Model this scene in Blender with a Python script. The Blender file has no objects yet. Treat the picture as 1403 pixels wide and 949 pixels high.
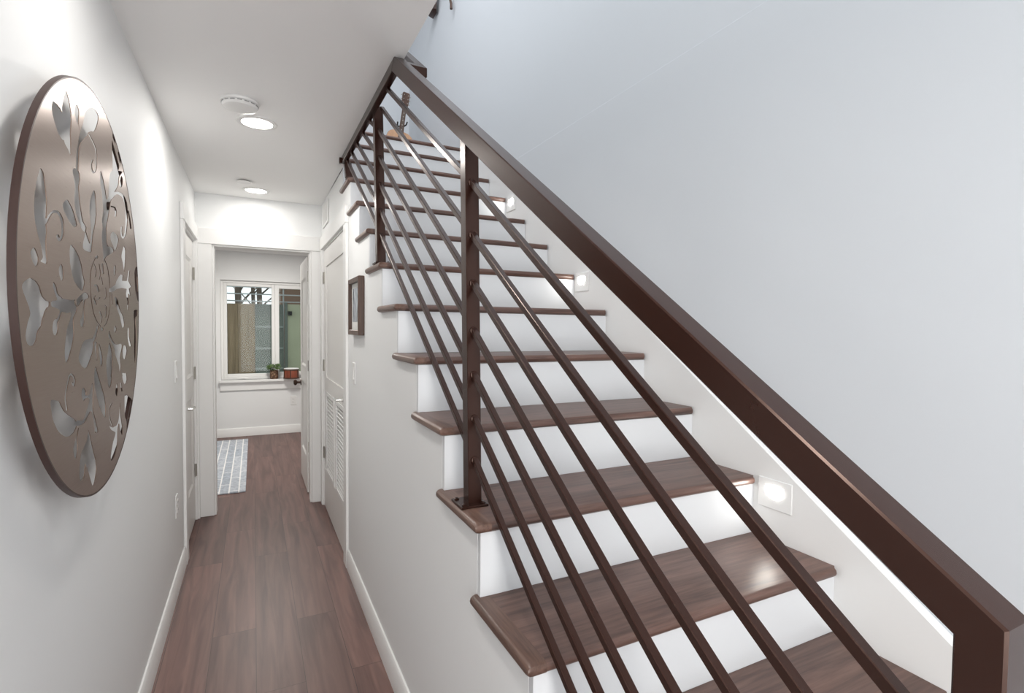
import bpy, bmesh, math, random
from mathutils import Vector, Matrix
random.seed(7)
S = bpy.context.scene
C = S.collection

# ------------------------------------------------------------------ camera, world, lights, exposure
FOC = 709.637
cam_d = bpy.data.cameras.new('camera'); cam = bpy.data.objects.new('camera', cam_d); C.objects.link(cam)
cam_d.sensor_fit = 'HORIZONTAL'; cam_d.sensor_width = 36.0; cam_d.lens = FOC / 1403 * 36.0
cam_d.clip_start = 0.02
def cam_axes(yaw, pitch, roll):
    f = Vector((math.sin(yaw)*math.cos(pitch), math.cos(yaw)*math.cos(pitch), math.sin(pitch)))
    r = Vector((math.cos(yaw), -math.sin(yaw), 0)); u = r.cross(f)
    c, s = math.cos(roll), math.sin(roll)
    return c*r + s*u, -s*r + c*u, f
_r, _u, _f = cam_axes(0.4626, -0.0357, 0.0102)
cam.matrix_world = Matrix(((_r.x, _u.x, -_f.x, 0), (_r.y, _u.y, -_f.y, 0), (_r.z, _u.z, -_f.z, 1.4402), (0, 0, 0, 1)))
S.camera = cam

W = bpy.data.worlds.new('world'); S.world = W; W.use_nodes = True
bg = W.node_tree.nodes['Background']
bg.inputs['Color'].default_value = (0.92, 0.96, 1.0, 1); bg.inputs['Strength'].default_value = 0.68

S.view_settings.view_transform = 'Standard'; S.view_settings.look = 'None'
S.view_settings.gamma = 1.0; S.view_settings.use_curve_mapping = False
S.view_settings.exposure = 1.0

WARM = (1.0, 0.965, 0.92)
def area(name, loc, size, power, color=WARM, rot=(0, 0, 0), shape='DISK', size_y=None, spread=math.pi, parent=None):
    d = bpy.data.lights.new(name, 'AREA'); d.shape = shape; d.size = size; d.energy = power; d.color = color; d.spread = spread
    if size_y: d.size_y = size_y
    o = bpy.data.objects.new(name, d); C.objects.link(o); o.location = loc; o.rotation_euler = rot
    if parent: o.parent = parent
    return o
LAMP_W = 4.2; LAMP_S = math.pi
for y, part in ((1.41, 0.55), (0.01, 0.9), (-1.4, 0.9)):                       # the row of hallway downlights continues behind the photographer
    area('hall_downlight', (0.02, y, 2.400), 0.13, LAMP_W*part, spread=LAMP_S)
area('stairwell_fill', (0.99, 0.7, 5.29), 0.9, 7.0, (0.93, 0.97, 1.0))     # unseen area lights added upstairs to light the stairwell
area('right_wall_fill', (-0.9, 2.6, 5.29), 0.9, 20.0, (0.95, 0.98, 1.0))  # unseen light added to brighten the right wall head-on
area('stairwell_fill', (0.75, 3.4, 5.29), 0.9, 13.0, (0.95, 0.97, 1.0))  # second added fill, lifts the upper end of the stairwell
area('entry_fill', (0.05, -2.25, 1.15), 0.8, 26.0, (1.0, 0.98, 0.96), (math.radians(90), 0, 0), 'RECTANGLE', 2.2)   # unseen fill light added behind the camera to lift hallway ceiling and walls
area('room_fill', (0.1, 6.2, 2.37), 0.5, 18.0, (1.0, 0.96, 0.9))  # unseen area light added to brighten the far room

# ------------------------------------------------------------------ node helpers and materials
def new_mat(name):
    m = bpy.data.materials.new(name); m.use_nodes = True
    return m, m.node_tree.nodes, m.node_tree.links, m.node_tree.nodes['Principled BSDF']
def paint(name, col, rough=0.55, bump=0.02, metallic=0.0, scale=180, var=0.0, spec=0.5):
    m, n, l, b = new_mat(name)
    b.inputs['Base Color'].default_value = (*col, 1); b.inputs['Roughness'].default_value = rough
    b.inputs['Metallic'].default_value = metallic; b.inputs['Specular IOR Level'].default_value = spec
    tc = n.new('ShaderNodeTexCoord'); t = n.new('ShaderNodeTexNoise'); t.inputs['Scale'].default_value = scale
    l.new(tc.outputs['Object'], t.inputs['Vector'])
    if bump:
        bp = n.new('ShaderNodeBump'); bp.inputs['Strength'].default_value = bump; bp.inputs['Distance'].default_value = 0.002
        l.new(t.outputs['Fac'], bp.inputs['Height']); l.new(bp.outputs['Normal'], b.inputs['Normal'])
    if var:
        t2 = n.new('ShaderNodeTexNoise'); t2.inputs['Scale'].default_value = scale/12; l.new(tc.outputs['Object'], t2.inputs['Vector'])
        r = n.new('ShaderNodeValToRGB'); l.new(t2.outputs['Fac'], r.inputs['Fac'])
        r.color_ramp.elements[0].position = 0.3; r.color_ramp.elements[1].position = 0.7
        r.color_ramp.elements[0].color = (*[c*(1-var) for c in col], 1); r.color_ramp.elements[1].color = (*[min(1, c*(1+var)) for c in col], 1)
        l.new(r.outputs['Color'], b.inputs['Base Color'])
    return m
def emit(name, col, strength):
    m, n, l, b = new_mat(name)
    b.inputs['Base Color'].default_value = (*col, 1)
    b.inputs['Emission Color'].default_value = (*col, 1); b.inputs['Emission Strength'].default_value = strength
    return m
def wood(name, dark, light, along='X', rough=0.38, grain=1.0, coarse=9.0, per_object=True):
    m, n, l, b = new_mat(name)
    tc = n.new('ShaderNodeTexCoord'); mp = n.new('ShaderNodeMapping')
    l.new(tc.outputs['Object'], mp.inputs['Vector'])
    sc = {'X': (1.6, 26, 26), 'Y': (26, 1.6, 26), 'Z': (26, 26, 1.6)}[along]
    mp.inputs['Scale'].default_value = sc
    if per_object:
        oi = n.new('ShaderNodeObjectInfo'); mul = n.new('ShaderNodeMath'); mul.operation = 'MULTIPLY'; mul.inputs[1].default_value = 37.0
        l.new(oi.outputs['Random'], mul.inputs[0]); cb = n.new('ShaderNodeCombineXYZ')
        for i in range(3): l.new(mul.outputs[0], cb.inputs[i])
        l.new(cb.outputs[0], mp.inputs['Location'])
    t = n.new('ShaderNodeTexNoise'); t.inputs['Scale'].default_value = 1.0; t.inputs['Detail'].default_value = 9; t.inputs['Roughness'].default_value = 0.6
    t.inputs['Distortion'].default_value = 1.1
    l.new(mp.outputs['Vector'], t.inputs['Vector'])
    t2 = n.new('ShaderNodeTexNoise'); t2.inputs['Scale'].default_value = 6.0; t2.inputs['Detail'].default_value = 4; l.new(mp.outputs['Vector'], t2.inputs['Vector'])
    mx = n.new('ShaderNodeMath'); mx.operation = 'MULTIPLY_ADD'; l.new(t2.outputs['Fac'], mx.inputs[0]); mx.inputs[1].default_value = 0.4*grain
    l.new(t.outputs['Fac'], mx.inputs[2])
    r = n.new('ShaderNodeValToRGB'); l.new(mx.outputs[0], r.inputs['Fac'])
    r.color_ramp.elements[0].position = 0.42; r.color_ramp.elements[1].position = 0.95
    r.color_ramp.elements[0].color = (*dark, 1); r.color_ramp.elements[1].color = (*light, 1)
    l.new(r.outputs['Color'], b.inputs['Base Color']); b.inputs['Roughness'].default_value = rough
    bp = n.new('ShaderNodeBump'); bp.inputs['Strength'].default_value = 0.12; bp.inputs['Distance'].default_value = 0.001
    l.new(mx.outputs[0], bp.inputs['Height']); l.new(bp.outputs['Normal'], b.inputs['Normal'])
    return m
def planks(name):
    m, n, l, b = new_mat(name)
    tc = n.new('ShaderNodeTexCoord'); sep = n.new('ShaderNodeSeparateXYZ'); cb = n.new('ShaderNodeCombineXYZ')
    l.new(tc.outputs['Object'], sep.inputs[0]); l.new(sep.outputs['Y'], cb.inputs['X']); l.new(sep.outputs['X'], cb.inputs['Y'])
    br = n.new('ShaderNodeTexBrick'); l.new(cb.outputs[0], br.inputs['Vector'])
    br.inputs['Scale'].default_value = 1.0; br.inputs['Brick Width'].default_value = 1.35; br.inputs['Row Height'].default_value = 0.18
    br.inputs['Mortar Size'].default_value = 0.0012; br.inputs['Mortar Smooth'].default_value = 0.2; br.offset = 0.37
    br.inputs['Color1'].default_value = (0.0, 0.0, 0.0, 1); br.inputs['Color2'].default_value = (1, 1, 1, 1); br.inputs['Mortar'].default_value = (0.5, 0.5, 0.5, 1)
    mp = n.new('ShaderNodeMapping'); mp.inputs['Scale'].default_value = (24, 1.7, 24); l.new(tc.outputs['Object'], mp.inputs['Vector'])
    off = n.new('ShaderNodeVectorMath'); off.operation = 'MULTIPLY_ADD'; off.inputs[1].default_value = (9, 9, 9)
    l.new(br.outputs['Color'], off.inputs[0]); l.new(mp.outputs['Vector'], off.inputs[2])
    t = n.new('ShaderNodeTexNoise'); t.inputs['Scale'].default_value = 1; t.inputs['Detail'].default_value = 9; t.inputs['Distortion'].default_value = 0.68
    l.new(off.outputs[0], t.inputs['Vector'])
    r = n.new('ShaderNodeValToRGB'); l.new(t.outputs['Fac'], r.inputs['Fac'])
    r.color_ramp.elements[0].position = 0.32; r.color_ramp.elements[1].position = 0.72
    r.color_ramp.elements[0].color = (*FLOOR_D, 1); r.color_ramp.elements[1].color = (*FLOOR_L, 1)
    mix = n.new('ShaderNodeMixRGB'); mix.blend_type = 'MULTIPLY'; mix.inputs['Fac'].default_value = 1
    r2 = n.new('ShaderNodeValToRGB'); l.new(br.outputs['Color'], r2.inputs['Fac'])
    r2.color_ramp.elements[0].color = (0.82, 0.82, 0.82, 1); r2.color_ramp.elements[1].color = (1.12, 1.1, 1.1, 1)
    l.new(r.outputs['Color'], mix.inputs['Color1']); l.new(r2.outputs['Color'], mix.inputs['Color2'])
    mix2 = n.new('ShaderNodeMixRGB'); l.new(br.outputs['Fac'], mix2.inputs['Fac']); l.new(mix.outputs['Color'], mix2.inputs['Color1'])
    mix2.inputs['Color2'].default_value = (0.035, 0.018, 0.014, 1)
    l.new(mix2.outputs['Color'], b.inputs['Base Color']); b.inputs['Roughness'].default_value = 0.42
    bp = n.new('ShaderNodeBump'); bp.inputs['Strength'].default_value = 0.08; bp.inputs['Distance'].default_value = 0.001
    l.new(t.outputs['Fac'], bp.inputs['Height']); l.new(bp.outputs['Normal'], b.inputs['Normal'])
    return m
def glass(name):
    m, n, l, b = new_mat(name)
    out = n['Material Output']; tr = n.new('ShaderNodeBsdfTransparent'); gl = n.new('ShaderNodeBsdfGlossy'); gl.inputs['Roughness'].default_value = 0.02
    fr = n.new('ShaderNodeFresnel'); fr.inputs['IOR'].default_value = 1.2; mx = n.new('ShaderNodeMixShader')
    tr.inputs['Color'].default_value = (0.93, 0.97, 0.96, 1)
    l.new(fr.outputs[0], mx.inputs[0]); l.new(tr.outputs[0], mx.inputs[1]); l.new(gl.outputs[0], mx.inputs[2]); l.new(mx.outputs[0], out.inputs['Surface'])
    return m
def rug_mat(name):
    m, n, l, b = new_mat(name)
    tc = n.new('ShaderNodeTexCoord'); sep = n.new('ShaderNodeSeparateXYZ'); cb = n.new('ShaderNodeCombineXYZ'); l.new(tc.outputs['Object'], sep.inputs[0])
    l.new(sep.outputs['Y'], cb.inputs['X']); l.new(sep.outputs['X'], cb.inputs['Y'])
    br = n.new('ShaderNodeTexBrick'); l.new(cb.outputs[0], br.inputs['Vector']); br.inputs['Scale'].default_value = 1
    br.inputs['Brick Width'].default_value = 0.43; br.inputs['Row Height'].default_value = 0.075; br.inputs['Mortar Size'].default_value = 0.006
    br.inputs['Color1'].default_value = (0.40, 0.44, 0.50, 1); br.inputs['Color2'].default_value = (0.52, 0.55, 0.60, 1); br.inputs['Mortar'].default_value = (0.85, 0.85, 0.85, 1)
    t = n.new('ShaderNodeTexNoise'); t.inputs['Scale'].default_value = 45; l.new(tc.outputs['Object'], t.inputs['Vector'])
    mx = n.new('ShaderNodeMixRGB'); mx.blend_type = 'OVERLAY'; mx.inputs['Fac'].default_value = 0.6
    l.new(br.outputs['Color'], mx.inputs['Color1']); l.new(t.outputs['Fac'], mx.inputs['Color2'])
    l.new(mx.outputs['Color'], b.inputs['Base Color']); b.inputs['Roughness'].default_value = 0.95
    return m
def brushed(name, col, rough, metallic, sx=(3, 3, 120)):
    m, n, l, b = new_mat(name)
    tc = n.new('ShaderNodeTexCoord'); mp = n.new('ShaderNodeMapping'); mp.inputs['Scale'].default_value = sx; l.new(tc.outputs['Object'], mp.inputs['Vector'])
    t = n.new('ShaderNodeTexNoise'); t.inputs['Scale'].default_value = 4; t.inputs['Detail'].default_value = 6; l.new(mp.outputs['Vector'], t.inputs['Vector'])
    mr = n.new('ShaderNodeMapRange'); l.new(t.outputs['Fac'], mr.inputs['Value'])
    mr.inputs['To Min'].default_value = rough-0.06; mr.inputs['To Max'].default_value = rough+0.06
    l.new(mr.outputs[0], b.inputs['Roughness']); b.inputs['Base Color'].default_value = (*col, 1); b.inputs['Metallic'].default_value = metallic
    return m

FLOOR_D, FLOOR_L = (0.095, 0.045, 0.037), (0.205, 0.110, 0.092)
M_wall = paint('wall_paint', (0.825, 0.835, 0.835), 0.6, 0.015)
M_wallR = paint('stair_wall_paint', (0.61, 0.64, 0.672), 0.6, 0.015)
M_ceil = paint('ceiling_paint', (0.91, 0.91, 0.905), 0.7, 0.01)
M_trim = paint('white_trim_paint', (0.82, 0.82, 0.81), 0.38, 0.0)
M_door = paint('white_door_paint', (0.80, 0.79, 0.77), 0.4, 0.0)
M_riser = paint('riser_paint', (0.69, 0.705, 0.72), 0.32, 0.0)
M_floor = planks('walnut_planks')
M_tread = wood('tread_oak', (0.040, 0.020, 0.015), (0.185, 0.105, 0.083), 'X', 0.36)
M_treadY = wood('nosing_oak', (0.05, 0.026, 0.019), (0.20, 0.118, 0.09), 'Y', 0.33)
M_rail = paint('bronze_painted_steel', (0.022, 0.0075, 0.005), 0.27, 0.03, 0.0, 90, spec=0.45)
M_rail.node_tree.nodes['Principled BSDF'].inputs['Specular Tint'].default_value = (1.0, 0.74, 0.64, 1)
M_disc = brushed('satin_bronze', (0.26, 0.19, 0.155), 0.30, 0.9)
M_discedge = paint('brown_edge', (0.035, 0.013, 0.009), 0.45, 0.0)
M_chrome = paint('chrome', (0.75, 0.75, 0.73), 0.18, 0, 1.0)
M_nickel = paint('satin_nickel', (0.45, 0.43, 0.39), 0.35, 0, 1.0)
M_bronze = paint('oil_rubbed_bronze', (0.06, 0.03, 0.02), 0.4, 0, 0.6)
M_plastic = paint('white_plastic', (0.80, 0.80, 0.79), 0.4, 0)
M_lamp = emit('lamp_glow', (1.0, 0.98, 0.93), 6.0)
M_step = emit('step_lamp_glow', (1.0, 0.97, 0.9), 22.0)
M_glass = glass('window_glass')
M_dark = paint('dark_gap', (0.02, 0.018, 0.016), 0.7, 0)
M_frame = wood('picture_frame_wood', (0.035, 0.016, 0.010), (0.11, 0.055, 0.035), 'Z', 0.4)

# ------------------------------------------------------------------ mesh helpers
class MB:
    def __init__(s): s.bm = bmesh.new()
    def face(s, vs):
        try: return s.bm.faces.new(vs)
        except ValueError: return None
    def hexa(s, p):                       # p: 8 points, bottom ring 0-3, top ring 4-7
        v = [s.bm.verts.new(q) for q in p]
        for f in ((0,3,2,1), (4,5,6,7), (0,1,5,4), (1,2,6,5), (2,3,7,6), (3,0,4,7)): s.face([v[i] for i in f])
        return s
    def box(s, x0, x1, y0, y1, z0, z1):
        return s.hexa([(x0,y0,z0), (x1,y0,z0), (x1,y1,z0), (x0,y1,z0), (x0,y0,z1), (x1,y0,z1), (x1,y1,z1), (x0,y1,z1)])
    def prism(s, pts, axis, a, b):        # 2-D outline extruded along an axis
        def at(p, t):
            return {'X': (t, p[0], p[1]), 'Y': (p[0], t, p[1]), 'Z': (p[0], p[1], t)}[axis]
        A = [s.bm.verts.new(at(p, a)) for p in pts]; B = [s.bm.verts.new(at(p, b)) for p in pts]
        n = len(pts); s.face(A[::-1]); s.face(B)
        for i in range(n): s.face([A[i], A[(i+1) % n], B[(i+1) % n], B[i]])
        return s
    def ring_loft(s, rings, caps=True):
        R = [[s.bm.verts.new(p) for p in r] for r in rings]
        n = len(R[0])
        for a, b in zip(R, R[1:]):
            for i in range(n): s.face([a[i], a[(i+1) % n], b[(i+1) % n], b[i]])
        if caps: s.face(R[0][::-1]); s.face(R[-1])
        return s
    def tube(s, pts, rad, n=10, caps=True):
        pts = [Vector(p) for p in pts]; rings = []; prev = None
        for i, p in enumerate(pts):
            d = (pts[min(i+1, len(pts)-1)] - pts[max(i-1, 0)]).normalized()
            if prev is None:
                a = Vector((0, 0, 1)) if abs(d.z) < 0.9 else Vector((1, 0, 0)); e = d.cross(a).normalized()
            else: e = (prev - d*prev.dot(d)).normalized()
            prev = e; g = d.cross(e); r = rad[i] if isinstance(rad, (list, tuple)) else rad
            rings.append([p + (e*math.cos(2*math.pi*k/n) + g*math.sin(2*math.pi*k/n))*r for k in range(n)])
        return s.ring_loft(rings, caps)
    def lathe(s, c, prof, axis='Z', n=32):  # prof: (radius, height along axis) pairs
        c = Vector(c); rings = []
        for r, h in prof:
            ring = []
            for k in range(n):
                a = 2*math.pi*k/n; u, v = math.cos(a)*max(r, 1e-4), math.sin(a)*max(r, 1e-4)
                ring.append(c + Vector({'Z': (u, v, h), 'X': (h, u, v), 'Y': (v, h, u)}[axis]))
            rings.append(ring)
        return s.ring_loft(rings)
    def build(s, name, mat, parent=None, bevel=0.0, smooth=35, loc=None, seg=1, blen=0.0):
        if not bevel: bmesh.ops.remove_doubles(s.bm, verts=s.bm.verts, dist=1e-6)
        else: smooth = 0
        bmesh.ops.recalc_face_normals(s.bm, faces=s.bm.faces)
        if bevel:
            ed = [e for e in s.bm.edges if len(e.link_faces) == 2 and e.calc_face_angle(0) > math.radians(40) and e.calc_length() > blen]
            bmesh.ops.bevel(s.bm, geom=ed, offset=bevel, segments=seg, profile=0.6, affect='EDGES', clamp_overlap=True)
        off = Vector((0, 0, 0))
        if loc is not None: off = Vector(loc)
        pw = Vector((0, 0, 0)); q = parent
        while q is not None: pw += q.location; q = q.parent
        bmesh.ops.translate(s.bm, verts=s.bm.verts, vec=-(off if loc is not None else pw))
        me = bpy.data.meshes.new(name); s.bm.to_mesh(me); s.bm.free()
        me.materials.append(mat)
        if smooth:
            for p in me.polygons: p.use_smooth = True
            me.set_sharp_from_angle(angle=math.radians(smooth))
        o = bpy.data.objects.new(name, me); C.objects.link(o)
        if parent: o.parent = parent
        if loc is not None: o.location = off - pw
        return o
def box(*a): return MB().box(*a)
def thing(name, label, cat, loc=(0, 0, 0), group=None):
    o = bpy.data.objects.new(name, None); C.objects.link(o); o.location = loc; o.empty_display_size = 0.05
    return tag(o, label, cat, group)
def tag(o, label, cat, group=None):
    o['label'] = label; o['category'] = cat
    if group: o['group'] = group
    return o
def struct(name, mb, mat, bevel=0.0):
    o = mb.build(name, mat, None, bevel); o['kind'] = 'structure'; return o
def struct_root(name, loc):
    o = bpy.data.objects.new(name, None); C.objects.link(o); o.location = loc; o['kind'] = 'structure'; o.empty_display_size = 0.05; return o

# ------------------------------------------------------------------ main dimensions
XL, XS, XO, XR, XW = -0.3826, 0.4990, 0.4800, 1.4845, 1.5165     # left wall, stair side wall, nosing end, skirt face, right wall
RISE, GO, Y0, Z0, TH, NOSE = 0.1901, 0.2746, 0.604, 0.579, 0.0277, 0.012
ZC, YE, YR = 2.4124, 4.4776, 7.543                               # hall ceiling, end wall, far wall of the room
def TY(k): return Y0 + k*GO
def TZ(k): return Z0 + k*RISE
K0, K1 = -2, 12
ZU = TZ(K1)                                                      # upper floor level
# ------------------------------------------------------------------ the setting
struct('floor', box(-2.1, 1.60, -2.3, YR+0.16, -0.12, 0.0), M_floor)
struct('floor_outside', box(-3, 3.2, YR+0.16, 12, -0.12, 0.35), paint('gravel', (0.2, 0.19, 0.17), 0.9, 0.3, 0, 60, 0.3))
mb = box(-0.60, XS-0.004, -2.3, 3.93, ZC, ZU-0.02); mb.box(-0.60, XW, 3.93, YE+0.1, ZC+0.0, ZU-0.02)
struct('ceiling', mb, M_ceil)
struct('ceiling_room', box(-2.1, 2.3, YE+0.1, YR, 2.38, ZU-0.02), M_ceil)
struct('ceiling_upper', box(-2.4, XW+0.1, -2.3, 5.7, 5.3, 5.4), M_ceil)
struct('floor_upper', box(-2.1, XW-0.001, TY(K1)+0.06, 5.6, ZU-0.02, ZU), M_floor)
DL0, DL1, DLH = 3.70, 4.43, 2.06                                       # hall door in the left wall
mb = box(XL-0.1, XL, -2.3, DL0, 0, ZC); mb.box(XL-0.1, XL, DL1, YE, 0, ZC); mb.box(XL-0.1, XL, DL0, DL1, DLH, ZC)
struct('wall_left', mb, M_wall)
OX0, OX1, OH = -0.275, 0.417, 2.040                                  # opening in the end wall
mb = box(-2.1, OX0, YE, YE+0.1, 0, ZC); mb.box(OX1, 1.6, YE, YE+0.1, 0, ZC); mb.box(OX0, OX1, YE, YE+0.1, OH, ZC)
struct('wall_end', mb, M_wall)
CL0, CL1, CLH = 3.25, 4.365, 2.045                                    # closet opening in the wall under the stairs
mb = MB()
for k in range(K0, 10):
    a, b = TY(k)+NOSE+0.0185, TY(k+1)+NOSE+0.0185
    top = TZ(k)-TH
    if b <= CL0: mb.box(XS, XS+0.07, a, b, 0, top)
    elif a < CL0:
        mb.box(XS, XS+0.07, a, CL0, 0, top); mb.box(XS, XS+0.07, CL0, b, CLH, top)
mb.box(XS, XS+0.07, TY(10)+NOSE+0.0185, CL1, CLH, ZC); mb.box(XS, XS+0.07, CL1, YE, 0, ZC)
struct('wall_stair', mb, M_wall)
# right wall of the stairwell: the lower drywall sheet stands a hair proud of the upper one
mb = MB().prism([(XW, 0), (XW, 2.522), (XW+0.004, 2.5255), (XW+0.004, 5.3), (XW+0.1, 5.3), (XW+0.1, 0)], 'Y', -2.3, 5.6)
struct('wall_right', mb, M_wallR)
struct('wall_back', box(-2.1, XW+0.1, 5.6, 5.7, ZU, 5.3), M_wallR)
struct('upper_light_shield', box(-2.4, -2.3, -2.3, 5.7, ZU, 5.3), M_wall)  # unseen wall added to shield the stairwell from sky light
struct('wall_room_left', box(-2.2, -2.1, YE, YR+0.16, 0, 2.5), M_wall)
struct('wall_room_right', box(1.6, 1.7, YE, YR+0.16, 0, 2.5), M_wall)
WX0, WX1, WZ0, WZ1 = -0.378, 0.93, 0.735, 2.016
mb = box(-2.1, WX0, YR, YR+0.16, 0, 2.5); mb.box(WX1, 1.6, YR, YR+0.16, 0, 2.5)
mb.box(WX0, WX1, YR, YR+0.16, 0, WZ0); mb.box(WX0, WX1, YR, YR+0.16, WZ1, 2.5)
struct('wall_room_back', mb, M_wall)

# baseboards
BB = 0.115
struct('baseboard_left', MB().prism([(XL+0.0005, 0.0005), (XL+0.014, 0.0005), (XL+0.014, BB-0.012), (XL+0.007, BB), (XL+0.0005, BB)], 'Y', -2.3, DL0-0.105), M_trim)
def pr(o): return [(p[0], p[1]) for p in o]
struct('baseboard_right', MB().prism([(XS-0.0005, 0.0005), (XS-0.0005, BB), (XS-0.007, BB), (XS-0.014, BB-0.012), (XS-0.014, 0.0005)], 'Y', TY(K0)+NOSE, CL0-0.105), M_trim)
struct('baseboard_back', MB().prism([(YR-0.0005, 0.0005), (YR-0.0005, 0.11), (YR-0.008, 0.11), (YR-0.015, 0.10), (YR-0.015, 0.0005)], 'X', -2.1, 1.6), M_trim)

# casings
def casing_y(name, xface, out, y0, y1, h, w=0.085, t=0.017, far=None):
    mb = MB(); a, b = sorted((xface+out*0.0005, xface+out*t)); far = w if far is None else far
    mb.box(a, b, y0-w, y0, 0.0005, h); mb.box(a, b, y1, y1+far, 0.0005, h)
    a, b = sorted((xface+out*0.0005, xface+out*(t+0.003))); mb.box(a, b, y0-w-0.004, min(y1+far+0.004, YE-0.02), h, h+w)
    # jamb lining inside the opening
    c, d = sorted((xface-out*0.065, xface+out*0.004))
    mb.box(c, d, y0, y0+0.012, 0.0005, h); mb.box(c, d, y1-0.012, y1, 0.0005, h); mb.box(c, d, y0+0.012, y1-0.012, h-0.012, h)
    return struct(name, mb, M_trim, 0.002)
casing_y('trim_1', XL, 1, DL0, DL1, DLH, 0.10, far=0.028)
casing_y('trim_2', XS, -1, CL0, CL1, CLH, 0.10, far=0.075)
mb = MB()
mb.box(XL+0.0005, OX0, YE-0.018, YE-0.0005, 0.0005, OH); mb.box(OX1, XS-0.0005, YE-0.018, YE-0.0005, 0.0005, OH)
mb.box(XL+0.0005, XS-0.0005, YE-0.021, YE-0.0005, OH, OH+0.115)
mb.box(OX0, OX0+0.014, YE-0.005, YE+0.105, 0.0005, OH); mb.box(OX1-0.014, OX1, YE-0.005, YE+0.105, 0.0005, OH); mb.box(OX0+0.014, OX1-0.014, YE-0.005, YE+0.105, OH-0.014, OH)
struct('trim_3', mb, M_trim, 0.002)

# ------------------------------------------------------------------ doors
def leaf(mb, xf, out, y0, y1, z0, z1, t, panels, stile=0.11):
    """panelled door leaf in the YZ plane; visible face at xf facing out; panels are (y0,y1,z0,z1) recesses"""
    def bx(a, b, *r):
        a, b = sorted((xf-out*a, xf-out*b)); mb.box(a, b, *r)
    rec = 0.010
    bx(rec, t, y0, y1, z0, z1)
    ps = sorted(panels, key=lambda p: p[2])
    py0, py1 = ps[0][0], ps[0][1]
    bx(0, rec, y0, py0, z0, z1); bx(0, rec, py1, y1, z0, z1)
    zz = z0
    for p in ps: bx(0, rec, py0, py1, zz, p[2]); zz = p[3]
    bx(0, rec, py0, py1, zz, z1)
    for p in ps:                                                        # sloped sticking round each recess
        i = 0.018
        def q(d, y, z): return (xf-out*d, y, z)
        o = [(p[0], p[2]), (p[1], p[2]), (p[1], p[3]), (p[0], p[3])]
        n = [(p[0]+i, p[2]+i), (p[1]-i, p[2]+i), (p[1]-i, p[3]-i), (p[0]+i, p[3]-i)]
        for k in range(4):
            A, B, c, d = o[k], o[(k+1) % 4], n[(k+1) % 4], n[k]
            v = [mb.bm.verts.new(q(dd, *pt)) for dd, pt in ((0.001, A), (0.001, B), (rec-0.0005, c), (rec-0.0005, d))]
            mb.face(v)
    return mb
def hinge(parent, xf, out, y, z, mat, w=0.03, h=0.09):
    a, b = sorted((xf+out*0.0008, xf+out*0.004)); mb = box(a, b, y-w, y+w*0.4, z-h/2, z+h/2)
    mb.tube([(xf+out*0.006, y, z-h/2), (xf+out*0.006, y, z+h/2)], 0.0055, 8)
    return mb.build('hinge', mat, parent)
def lever(parent, xf, out, y, z, dy, mat):
    mb = MB().lathe((xf, y, z), [(0.026, 0), (0.026, out*0.008), (0.012, out*0.011), (0.010, out*0.05), (0.0, out*0.05)], 'X', 20)
    mb.tube([(xf+out*0.046, y-0.004*dy, z), (xf+out*0.052, y+dy*0.04, z+0.001), (xf+out*0.050, y+dy*0.085, z-0.001), (xf+out*0.046, y+dy*0.115, z-0.004)], [0.010, 0.009, 0.008, 0.007], 10)
    return mb.build('lever_handle', mat, parent)
d1 = struct_root('door_1', (XL, DL0+0.013, 0.006))
leaf(MB(), XL-0.012, 1, DL0+0.014, DL1-0.014, 0.006, DLH-0.015, 0.034, [(DL0+0.10, DL1-0.12, 0.29, 0.93), (DL0+0.10, DL1-0.12, 1.08, 1.90)]).build('door_leaf', M_door, d1, 0.0)
for z in (1.81, 1.09, 0.375): hinge(d1, XL-0.010, 1, DL1-0.022, z, M_nickel)
lever(d1, XL-0.011, 1, DL0+0.075, 0.915, 1, M_chrome)

d2 = struct_root('door_2', (XS, CL0+0.013, 0.006))
ym = (CL0+CL1)/2 - 0.07
LZ0, LZ1 = 0.335, 0.905
LV = [(CL0+0.055, CL0+0.425), (CL0+0.565, CL0+0.945)]
xf = XS+0.010
mb = MB()
mb.box(xf, xf+0.034, CL0+0.014, CL1-0.014, LZ1, CLH-0.015); mb.box(xf, xf+0.034, CL0+0.014, CL1-0.014, 0.006, LZ0)
mb.box(xf, xf+0.034, CL0+0.014, LV[0][0], LZ0, LZ1); mb.box(xf, xf+0.034, LV[0][1], LV[1][0], LZ0, LZ1); mb.box(xf, xf+0.034, LV[1][1], CL1-0.014, LZ0, LZ1)
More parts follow.
